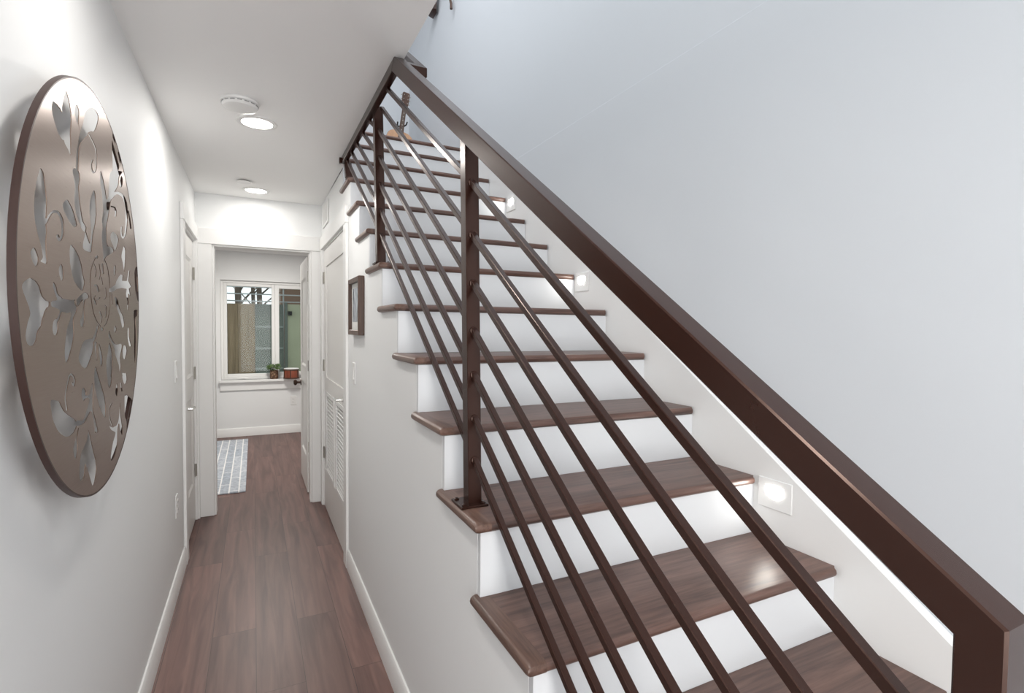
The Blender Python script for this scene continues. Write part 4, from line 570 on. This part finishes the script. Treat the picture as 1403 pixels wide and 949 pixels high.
# ------------------------------------------------------------------ ceiling fixtures
def downlight(y, label, part):
    t = thing('recessed_downlight', label, 'ceiling light', (0.021, y, ZC), 'hallway downlights')
    MB().lathe((0.021, y, ZC-0.0003), [(0.090, 0), (0.088, -0.004), (0.072, -0.006), (0.068, -0.004), (0.068, -0.001)], 'Z', 40).build('trim_ring', M_plastic, t)
    MB().lathe((0.021, y, ZC-0.0045), [(0.0675, 0.003), (0.066, 0), (0.03, -0.001), (0, -0.0012)], 'Z', 40).build('lamp_lens', M_lamp, t)
    area('bulb', (0, 0, -0.012), 0.12, LAMP_W*part, spread=LAMP_S, parent=t)
downlight(2.81, 'round recessed downlight beside the smoke detector, the nearer of the two lit', 0.75)
downlight(4.205, 'round recessed downlight by the end wall, the farther of the two lit', 0.32)
t = thing('smoke_detector', 'white round smoke detector with side vents on the hallway ceiling', 'smoke detector', (-0.047, 2.58, ZC))
MB().lathe((-0.047, 2.58, ZC-0.0003), [(0.074, 0), (0.076, -0.006), (0.074, -0.012), (0.066, -0.013)], 'Z', 36).build('mounting_base', M_plastic, t)
MB().lathe((-0.047, 2.58, ZC-0.0133), [(0.070, 0), (0.071, -0.008), (0.066, -0.016), (0.050, -0.021), (0.02, -0.022), (0, -0.022)], 'Z', 36).build('detector_body', M_plastic, t)
for i in range(16):
    a = 2*math.pi*i/16
    c, s = math.cos(a), math.sin(a)
    MB().tube([(-0.047+c*0.0703-s*0.009, 2.58+s*0.0703+c*0.009, ZC-0.0175), (-0.047+c*0.0703+s*0.009, 2.58+s*0.0703-c*0.009, ZC-0.0175)], 0.0022, 6).build('vent_slot', paint('vent_grey', (0.3, 0.3, 0.3), 0.6, 0) if i == 0 else bpy.data.materials['vent_grey'], t)
t = thing('sprinkler_cover', 'small flat white sprinkler cover plate near the far downlight', 'sprinkler', (-0.053, 3.96, ZC))
MB().lathe((-0.053, 3.96, ZC-0.001), [(0.025, 0), (0.025, -0.008)], 'Z', 24).build('spacer', M_nickel, t)
MB().lathe((-0.053, 3.96, ZC-0.009), [(0.046, 0), (0.047, -0.002), (0.045, -0.004), (0, -0.0045)], 'Z', 32).build('cover_disc', M_plastic, t)

# step lights in the skirt board
def step_light(y, z, label):
    t = thing('step_light', label, 'step light', (XR, y, z), 'step lights along the stair wall')
    X0 = XR-0.0003
    box(X0-0.005, X0, y-0.060, y+0.060, z-0.048, z+0.048).build('faceplate', M_plastic, t, 0.002)
    D = [(y-0.031, z+0.024), (y-0.031, z+0.004), (y-0.024, z-0.006), (y-0.012, z-0.012), (y, z-0.014), (y+0.012, z-0.012), (y+0.024, z-0.006), (y+0.031, z+0.004), (y+0.031, z+0.024), (y, z+0.028)]
    MB().prism(D, 'X', X0-0.0064, X0-0.0052).build('lamp_lens', M_step, t)
def frame_x(x0, x1, y0, y1, z0, z1, wy, wz):
    mb = box(x0, x1, y0, y0+wy, z0, z1); mb.box(x0, x1, y1-wy, y1, z0, z1); mb.box(x0, x1, y0+wy, y1-wy, z0, z0+wz); mb.box(x0, x1, y0+wy, y1-wy, z1-wz, z1); return mb
step_light(1.085, 0.918, 'lit step light with square white plate, lowest and largest of the three')
step_light(2.190, 1.676, 'lit step light with square white plate, middle one halfway up the flight')
step_light(3.005, 2.238, 'lit step light with square white plate, highest and smallest, beside the handrail')

# ------------------------------------------------------------------ switches, outlets, vent
def wallplate(kind, x, out, y, z, label, cat):
    t = thing(kind, label, cat, (x, y, z))
    a, b = sorted((x+out*0.0005, x+out*0.006)); box(a, b, y-0.037, y+0.037, z-0.060, z+0.060).build('cover_plate', M_plastic, t, 0.002)
    a, b = sorted((x+out*0.0062, x+out*0.0095))
    if kind == 'light_switch':
        mb = MB().prism([(x+out*0.0062, z-0.033), (x+out*0.012, z-0.033), (x+out*0.0075, z+0.033), (x+out*0.0062, z+0.033)], 'Y', y-0.0165, y+0.0165); mb.build('rocker', M_plastic, t, 0.0006)
    else:
        for dz in (-0.02, 0.02):
            s = box(a, b, y-0.016, y+0.016, z+dz-0.014, z+dz+0.014).build('socket', M_plastic, t, 0.001)
            c, d = sorted((x+out*0.0096, x+out*0.0100)); m = box(c, d, y-0.008, y-0.006, z+dz-0.004, z+dz+0.005); m.box(c, d, y+0.006, y+0.008, z+dz-0.004, z+dz+0.005); m.build('slots', M_dark, s)
    return t
wallplate('light_switch', XL, 1, 3.318, 1.185, 'white rocker light switch on the left wall beside the white door', 'light switch')
wallplate('wall_outlet', XL, 1, 3.278, 0.463, 'white wall outlet low on the left wall near the baseboard', 'outlet')
wallplate('light_switch', XS, -1, 2.955, 1.180, 'white rocker light switch below the framed picture', 'light switch')
t = thing('wall_outlet', 'white wall outlet under the window of the far room', 'outlet', (0.474, YR, 0.435))
box(0.437, 0.511, YR-0.006, YR-0.0005, 0.375, 0.495).build('cover_plate', M_plastic, t, 0.002)
for dz in (-0.02, 0.02):
    s = box(0.458, 0.490, YR-0.0095, YR-0.0062, 0.435+dz-0.014, 0.435+dz+0.014).build('socket', M_plastic, t, 0.001)
    m = box(0.466, 0.468, YR-0.010, YR-0.0096, 0.431+dz, 0.440+dz); m.box(0.480, 0.482, YR-0.010, YR-0.0096, 0.431+dz, 0.440+dz); m.build('slots', M_dark, s)
t = thing('air_vent', 'white slotted air return grille above the louvered closet door', 'vent', (XS, 4.19, 2.29))
frame_x(XS-0.010, XS-0.0005, 4.03, 4.35, 2.205, 2.372, 0.018, 0.018).build('vent_frame', M_plastic, t, 0.002)
box(XS-0.003, XS-0.0005, 4.048, 4.332, 2.223, 2.354).build('vent_back', paint('vent_shade', (0.35, 0.34, 0.32), 0.7, 0), t)
mb = MB()
for i in range(12): mb.box(XS-0.0085, XS-0.0032, 4.055+i*0.0236, 4.067+i*0.0236, 2.223, 2.354)
mb.build('vent_louvers', M_plastic, t)

# ------------------------------------------------------------------ framed picture
t = thing('framed_picture', 'small framed picture with dark wood frame on the wall under the stairs', 'picture', (XS, 2.83, 1.54))
ya, yb, za, zb = 2.665, 2.985, 1.395, 1.695
frame_x(XS-0.030, XS-0.0008, ya, yb, za, zb, 0.026, 0.026).build('picture_frame', M_frame, t, 0.002)
box(XS-0.013, XS-0.001, ya+0.0262, yb-0.0262, za+0.0262, zb-0.0262).build('mat_board', paint('mat_white', (0.75, 0.75, 0.73), 0.8, 0), t)
def print_mat():
    m, n, l, b = new_mat('city_print')
    tc = n.new('ShaderNodeTexCoord'); mp = n.new('ShaderNodeMapping'); mp.inputs['Scale'].default_value = (1, 28, 7); l.new(tc.outputs['Object'], mp.inputs['Vector'])
    tx = n.new('ShaderNodeTexNoise'); tx.inputs['Scale'].default_value = 1.3; l.new(mp.outputs['Vector'], tx.inputs['Vector'])
    r = n.new('ShaderNodeValToRGB'); l.new(tx.outputs['Fac'], r.inputs['Fac'])
    r.color_ramp.elements[0].position = 0.35; r.color_ramp.elements[1].position = 0.65
    r.color_ramp.elements[0].color = (0.12, 0.14, 0.17, 1); r.color_ramp.elements[1].color = (0.55, 0.60, 0.66, 1)
    l.new(r.outputs['Color'], b.inputs['Base Color']); b.inputs['Roughness'].default_value = 0.25; return m
box(XS-0.0142, XS-0.0131, ya+0.058, yb-0.058, za+0.070, zb-0.052).build('print', print_mat(), t)

# ------------------------------------------------------------------ rug, window-sill objects
rg = box(-0.95, -0.072, 4.985, 7.29, 0.0006, 0.012).build('rug', rug_mat('striped_rug'), None, 0.003, loc=(-0.5, 6.1, 0))
tag(rg, 'grey woven rug with white grid lines on the far room floor', 'rug')

POTC = (0.237, YR-0.005, WZ0)
t = thing('potted_plant', 'small leafy green plant in a patterned brown pot on the window sill', 'potted plant', POTC)
pm, pn, pl_, pb = new_mat('basket_pot')
tc = pn.new('ShaderNodeTexCoord'); vo = pn.new('ShaderNodeTexVoronoi'); vo.inputs['Scale'].default_value = 38; pl_.new(tc.outputs['Object'], vo.inputs['Vector'])
rr = pn.new('ShaderNodeValToRGB'); pl_.new(vo.outputs['Distance'], rr.inputs['Fac']); rr.color_ramp.elements[0].color = (0.32, 0.20, 0.12, 1); rr.color_ramp.elements[1].color = (0.10, 0.05, 0.03, 1); rr.color_ramp.elements[0].position = 0.2; rr.color_ramp.elements[1].position = 0.6
pl_.new(rr.outputs['Color'], pb.inputs['Base Color']); pb.inputs['Roughness'].default_value = 0.7
x, y, z = POTC
MB().lathe((x, y, z+0.0005), [(0.046, 0), (0.050, 0.01), (0.052, 0.06), (0.049, 0.105), (0.052, 0.112), (0.046, 0.112), (0.044, 0.095), (0, 0.092)], 'Z', 28).build('pot', pm, t)
MB().lathe((x, y, z+0.0922), [(0.043, 0), (0.03, 0.006), (0, 0.008)], 'Z', 20).build('soil', paint('soil', (0.03, 0.022, 0.015), 0.95, 0.3), t)
leafm = paint('leaf_green', (0.10, 0.17, 0.05), 0.5, 0.05, 0, 60, 0.5)
fol = MB(); rnd = random.Random(3)
for i in range(46):
    a = rnd.random()*2*math.pi; r0 = rnd.random()*0.02; L = 0.055+rnd.random()*0.04; up = 0.04+rnd.random()*0.065
    p0 = Vector((x+r0*math.cos(a), y+r0*math.sin(a), z+0.10)); d = Vector((math.cos(a), math.sin(a), 0)); sd = Vector((-d.y, d.x, 0))
    p1 = p0 + d*L*0.35 + Vector((0, 0, up)); p2 = p0 + d*L*0.8 + Vector((0, 0, up*0.95)); p3 = p0 + d*L + Vector((0, 0, up*0.55))
    if p3.y > YR+0.042: continue
    fol.tube([p0, (p0+p1)/2+Vector((0, 0, 0.006)), p1], 0.0012, 5)
    w = 0.013+rnd.random()*0.010; T = Vector((0, 0, 0.0012))
    rings = []
    for q, ww in ((p1, 0.3), ((p1+p2)/2+Vector((0, 0, 0.004)), 0.9), (p2, 1.0), (p3, 0.15)):
        rings.append([q-sd*w*ww, q-T, q+sd*w*ww, q+T])
    fol.ring_loft(rings)
fol.build('foliage', leafm, t)

DC = (0.446, YR-0.055, WZ0)
t = thing('hand_drum', 'red-brown wooden hand drum with dark hoops and white head on the sill', 'drum', DC)
x, y, z = DC; R = 0.094
MB().lathe((x, y, z+0.0005), [(R-0.004, 0.0), (R, 0.02), (R, 0.11), (R-0.004, 0.13)], 'Z', 36).build('shell', wood('drum_wood', (0.14, 0.03, 0.015), (0.34, 0.09, 0.045), 'Z', 0.35), t)
for h in (0.002, 0.112):
    MB().lathe((x, y, z+h), [(R+0.0005, 0), (R+0.006, 0.002), (R+0.006, 0.016), (R+0.0005, 0.018)], 'Z', 36).build('hoop', M_frame, t)
MB().lathe((x, y, z+0.1305), [(R, 0), (R+0.001, 0.006), (R-0.006, 0.010), (0, 0.011)], 'Z', 36).build('drum_head', M_plastic, t)
for a in (200, 260, 320, 20, 80, 140):
    c, s = math.cos(math.radians(a)), math.sin(math.radians(a))
    MB().tube([(x+c*(R+0.003), y+s*(R+0.003), z+0.012), (x+c*(R+0.003), y+s*(R+0.003), z+0.122)], 0.006, 8).build('tension_rod', M_frame, t)

# ------------------------------------------------------------------ guitar on its stand on the upper landing
GB = Vector((1.205, 4.95, ZU)); tilt = math.radians(9); lean = math.radians(-6)
Rg = Matrix.Rotation(tilt, 4, 'Y') @ Matrix.Rotation(lean, 4, 'X')
def gl(p): return GB + (Rg @ (Vector(p)+Vector((0, 0, 0.03))))
t = thing('guitar', 'small acoustic guitar with pale top and dark neck standing on the landing', 'guitar', GB)
half = [(p[0]*1.12, p[1]*1.10) for p in [(0.0, 0.0), (0.07, 0.004), (0.12, 0.035), (0.14, 0.09), (0.130, 0.145), (0.098, 0.20), (0.090, 0.235), (0.108, 0.29), (0.112, 0.325), (0.098, 0.365), (0.06, 0.39), (0.0, 0.395)]]
def sm(P, n=5):
    out = []
    for i in range(len(P)-1):
        p0, p1, p2, p3 = P[max(i-1, 0)], P[i], P[i+1], P[min(i+2, len(P)-1)]
        for j in range(n):
            tt = j/n; out.append(tuple(0.5*((2*p1[k])+(-p0[k]+p2[k])*tt+(2*p0[k]-5*p1[k]+4*p2[k]-p3[k])*tt*tt+(-p0[k]+3*p1[k]-3*p2[k]+p3[k])*tt**3) for k in (0, 1)))
    return out+[P[-1]]
R_ = sm(half); outl = R_ + [(-p[0], p[1]) for p in R_[-2:0:-1]]
def slab(pts, y0, y1):
    return MB().ring_loft([[gl((p[0], y0, p[1])) for p in pts], [gl((p[0], y1, p[1])) for p in pts]])
slab(outl, 0.0, 0.075).build('body_sides', wood('guitar_sides', (0.06, 0.025, 0.012), (0.16, 0.07, 0.035), 'Z', 0.3), t)
slab([(p[0]*0.995, p[1]*0.99+0.002) for p in outl], -0.004, -0.0003).build('soundboard', wood('guitar_top', (0.46, 0.26, 0.15), (0.62, 0.38, 0.23), 'Z', 0.35), t)
slab([(0.034*math.cos(2*math.pi*i/24), 0.262+0.034*math.sin(2*math.pi*i/24)) for i in range(24)], -0.0052, -0.0043).build('sound_hole', M_dark, t)
slab([(-0.055, 0.105), (0.055, 0.105), (0.05, 0.122), (-0.05, 0.122)], -0.011, -0.0043).build('bridge', M_frame, t)
nk = slab([(-0.024, 0.30), (0.024, 0.30), (0.0185, 0.665), (-0.0185, 0.665)], -0.020, -0.0055).build('neck', M_frame, t)
fd = paint('inlay', (0.7, 0.68, 0.62), 0.4, 0)
for zz in (0.44, 0.49, 0.535, 0.575, 0.61, 0.64):
    slab([(0.0045*math.cos(2*math.pi*i/10), zz+0.0045*math.sin(2*math.pi*i/10)) for i in range(10)], -0.0208, -0.0202).build('fret_dot', fd, nk)
slab([(-0.0195, 0.665), (0.0195, 0.665), (0.0195, 0.672), (-0.0195, 0.672)], -0.021, -0.008).build('nut', fd, t)
hd = slab([(-0.021, 0.6725), (0.021, 0.6725), (0.033, 0.70), (0.035, 0.815), (0.026, 0.826), (-0.026, 0.826), (-0.035, 0.815), (-0.033, 0.70)], -0.017, 0.0).build('headstock', M_frame, t)
for sx in (-1, 1):
    for zz in (0.715, 0.755, 0.795):
        m = MB().tube([gl((sx*0.020, -0.0172, zz)), gl((sx*0.020, -0.027, zz))], 0.0042, 8); m.tube([gl((sx*0.036, -0.008, zz)), gl((sx*0.048, -0.008, zz))], 0.005, 8)
        m.build('tuning_peg', M_nickel, hd)
mb = MB()
for i in range(6): mb.tube([gl((-0.0125+i*0.005, -0.0235, 0.113)), gl((-0.0105+i*0.0042, -0.0225, 0.67))], 0.0006, 4)
mb.build('strings', M_nickel, t)
t = thing('guitar_stand', 'dark metal tripod stand with a forked neck rest holding the guitar', 'stand', (1.235, 5.03, ZU))
top = gl((0.0, 0.020, 0.50)); top = Vector((top.x, top.y+0.012, top.z))
bse = Vector((top.x-0.06, 5.115, ZU+0.02))
MB().tube([bse+Vector((0, 0, 0.12)), top], 0.008, 8).build('upright', M_dark, t)
m = MB().tube([top+Vector((-0.045, -0.055, 0.014)), top+Vector((-0.042, -0.03, -0.004)), top+Vector((-0.03, 0.0, -0.006)), top, top+Vector((0.03, 0.0, 0.004)), top+Vector((0.044, -0.03, 0.010)), top+Vector((0.047, -0.055, 0.028))], 0.007, 8)
m.build('neck_rest', M_dark, t)
hub = bse+Vector((0.004, 0, 0.14))
for dx, dy in ((-0.14, 0.02), (0.14, 0.02), (0.0, 0.20)):
    MB().tube([hub, Vector((hub.x+dx, hub.y+dy, ZU+0.006))], 0.007, 8).build('leg', M_dark, t)
for sx in (-1, 1):
    a = gl((sx*0.07, 0.085, 0.03)); MB().tube([hub, Vector((hub.x+sx*0.06, hub.y-0.02, hub.z-0.03)), Vector((a.x, a.y+0.004, ZU+0.020)), Vector((a.x, a.y-0.10, ZU+0.016)), Vector((a.x, a.y-0.105, ZU+0.045))], 0.006, 8).build('body_rest', M_dark, t)

# dark ornament hung high on the right wall, cut by the top edge of the frame
t = thing('wall_ornament', 'dark brown carved wall hanging high on the right wall above the handrail', 'wall ornament', (XW, 4.66, 4.45))
xw = XW+0.004
mb = MB(); rings = []
for zc, yc, hw, dep in ((4.285, 4.79, 0.055, 0.05), (4.30, 4.785, 0.075, 0.085), (4.36, 4.77, 0.080, 0.10), (4.45, 4.74, 0.060, 0.10), (4.56, 4.70, 0.035, 0.075), (4.75, 4.68, 0.022, 0.05), (4.95, 4.68, 0.020, 0.045)):
    yc -= 0.13; rings.append([(xw-dep*(0.35+0.65*max(0, math.sin(a))) if 0 <= a <= math.pi else xw, yc+hw*math.cos(a), zc) for a in [math.pi*i/8 for i in range(9)]])
MB().ring_loft(rings).build('carved_body', paint('dark_carved_wood', (0.035, 0.016, 0.013), 0.35, 0.1, 0.0, 30, 0.4), t)
MB().lathe((xw-0.09, 4.69, 4.31), [(0.0, 0), (0.014, 0.0), (0.018, -0.01), (0.016, -0.03), (0.0, -0.034)], 'Y', 14).build('end_knob', M_frame, t)
t = thing('wall_hook', 'thin dark hook on the right wall beside the carved wall hanging', 'hook', (XW, 4.19, 4.16))
MB().tube([(xw, 4.205, 4.24), (xw-0.03, 4.20, 4.23), (xw-0.038, 4.195, 4.17), (xw-0.034, 4.18, 4.13), (xw-0.036, 4.172, 4.08)], [0.008, 0.010, 0.010, 0.011, 0.012], 8).build('hook_rod', M_frame, t)

# ------------------------------------------------------------------ outside the window
Yx = 8.80
t = thing('board_fence', 'brown vertical board fence outside the window on the left', 'fence', (-0.6, Yx, 0.35))
bmat = wood('fence_boards', (0.15, 0.105, 0.062), (0.34, 0.245, 0.155), 'Z', 0.8)
mb = MB(); xx = -1.6
while xx < 0.0:
    w = 0.135; mb.box(xx, (0.015 if xx+w > -0.05 else xx+w), Yx, Yx+0.02, 0.351, 1.765); xx += w+0.004
    if xx > -0.055: break
mb.build('boards', bmat, t, 0.002)
box(-1.6, 0.015, Yx+0.0205, Yx+0.045, 0.351, 1.76).build('gap_backing', bmat, t)  # sheet added to stop bright sky showing through the board gaps
t = thing('dark_panel', 'dark green-grey panel with horizontal battens outside, behind the plant', 'panel', (0.25, Yx, 0.35))
box(0.020, 0.41, Yx, Yx+0.03, 0.351, 1.765).build('panel_sheet', paint('green_grey', (0.12, 0.14, 0.12), 0.6, 0.05, 0, 12, 0.3), t)
for z in (0.78, 1.09, 1.42): box(0.020, 0.41, Yx-0.018, Yx-0.0005, z-0.014, z+0.014).build('batten', paint('batten_grey', (0.24, 0.27, 0.25), 0.6, 0), t)
t = thing('pale_gate', 'pale olive gate panel outside behind the right-hand sash', 'gate', (0.8, Yx, 0.35))
box(0.475, 1.5, Yx, Yx+0.03, 0.351, 1.775).build('gate_sheet', paint('olive', (0.36, 0.37, 0.26), 0.7, 0.05, 0, 10, 0.2), t)
box(0.432, 0.470, Yx-0.02, Yx+0.02, 0.351, 1.80).build('gate_post', paint('post_green', (0.12, 0.14, 0.12), 0.6, 0), t)
box(0.480, 0.535, Yx-0.03, Yx-0.0005, 1.60, 1.665).build('gate_latch', M_dark, t)
t = thing('metal_guardrail', 'thin grey metal guardrail above the fence outside the window', 'guardrail', (0.2, Yx+0.3, 1.7))
for z in (1.82, 1.93, 2.04, 2.15): box(-1.8, 1.8, Yx+0.30, Yx+0.318, z-0.009, z+0.009).build('rail', paint('rail_grey', (0.35, 0.36, 0.36), 0.5, 0), t)
for x in (-1.8, -0.9, 0.42, 1.78): box(x, x+0.02, Yx+0.3185, Yx+0.34, 0.351, 2.2).build('rail_post', paint('rail_grey', (0.35, 0.36, 0.36), 0.5, 0), t)
bark = paint('bark', (0.11, 0.085, 0.065), 0.9, 0.4, 0, 40, 0.4)
for i, (x, r, yy, lab) in enumerate(((-0.22, 0.055, 9.6, 'bare brown tree trunk outside, left of the other two'), (0.0, 0.035, 9.9, 'thin bare tree trunk outside, middle one of three'), (0.10, 0.05, 10.3, 'bare tree trunk outside, farthest right of three'))):
    t = thing('bare_tree', lab, 'tree', (x, yy, 0.35), 'bare trees outside the window')
    MB().tube([(x, yy, 0.351), (x+0.01, yy, 1.4), (x-0.02, yy, 2.4), (x+0.03, yy, 3.6)], [r*1.1, r, r*0.85, r*0.4], 10).build('trunk', bark, t)
    rb = random.Random(i)
    for j in range(5):
        z = 1.75+j*0.22; dx = rb.uniform(-0.5, 0.5)
        MB().tube([(x, yy, z), (x+dx*0.5, yy-0.05, z+0.22), (x+dx, yy-0.02, z+0.38)], [r*0.35, r*0.25, r*0.1], 6).build('branch', bark, t)
t = thing('brown_shed', 'brown clapboard building outside above the pale gate', 'building', (1.0, 11.0, 0.35))
box(0.45, 1.9, 10.6, 11.5, 0.351, 2.35).build('wall', paint('shed_brown', (0.16, 0.10, 0.07), 0.8, 0.1, 0, 15, 0.2), t)
MB().prism([(10.5, 2.351), (11.6, 2.351), (11.05, 2.8)], 'X', 0.35, 2.0).build('roof', paint('shed_roof', (0.10, 0.10, 0.10), 0.8, 0), t)
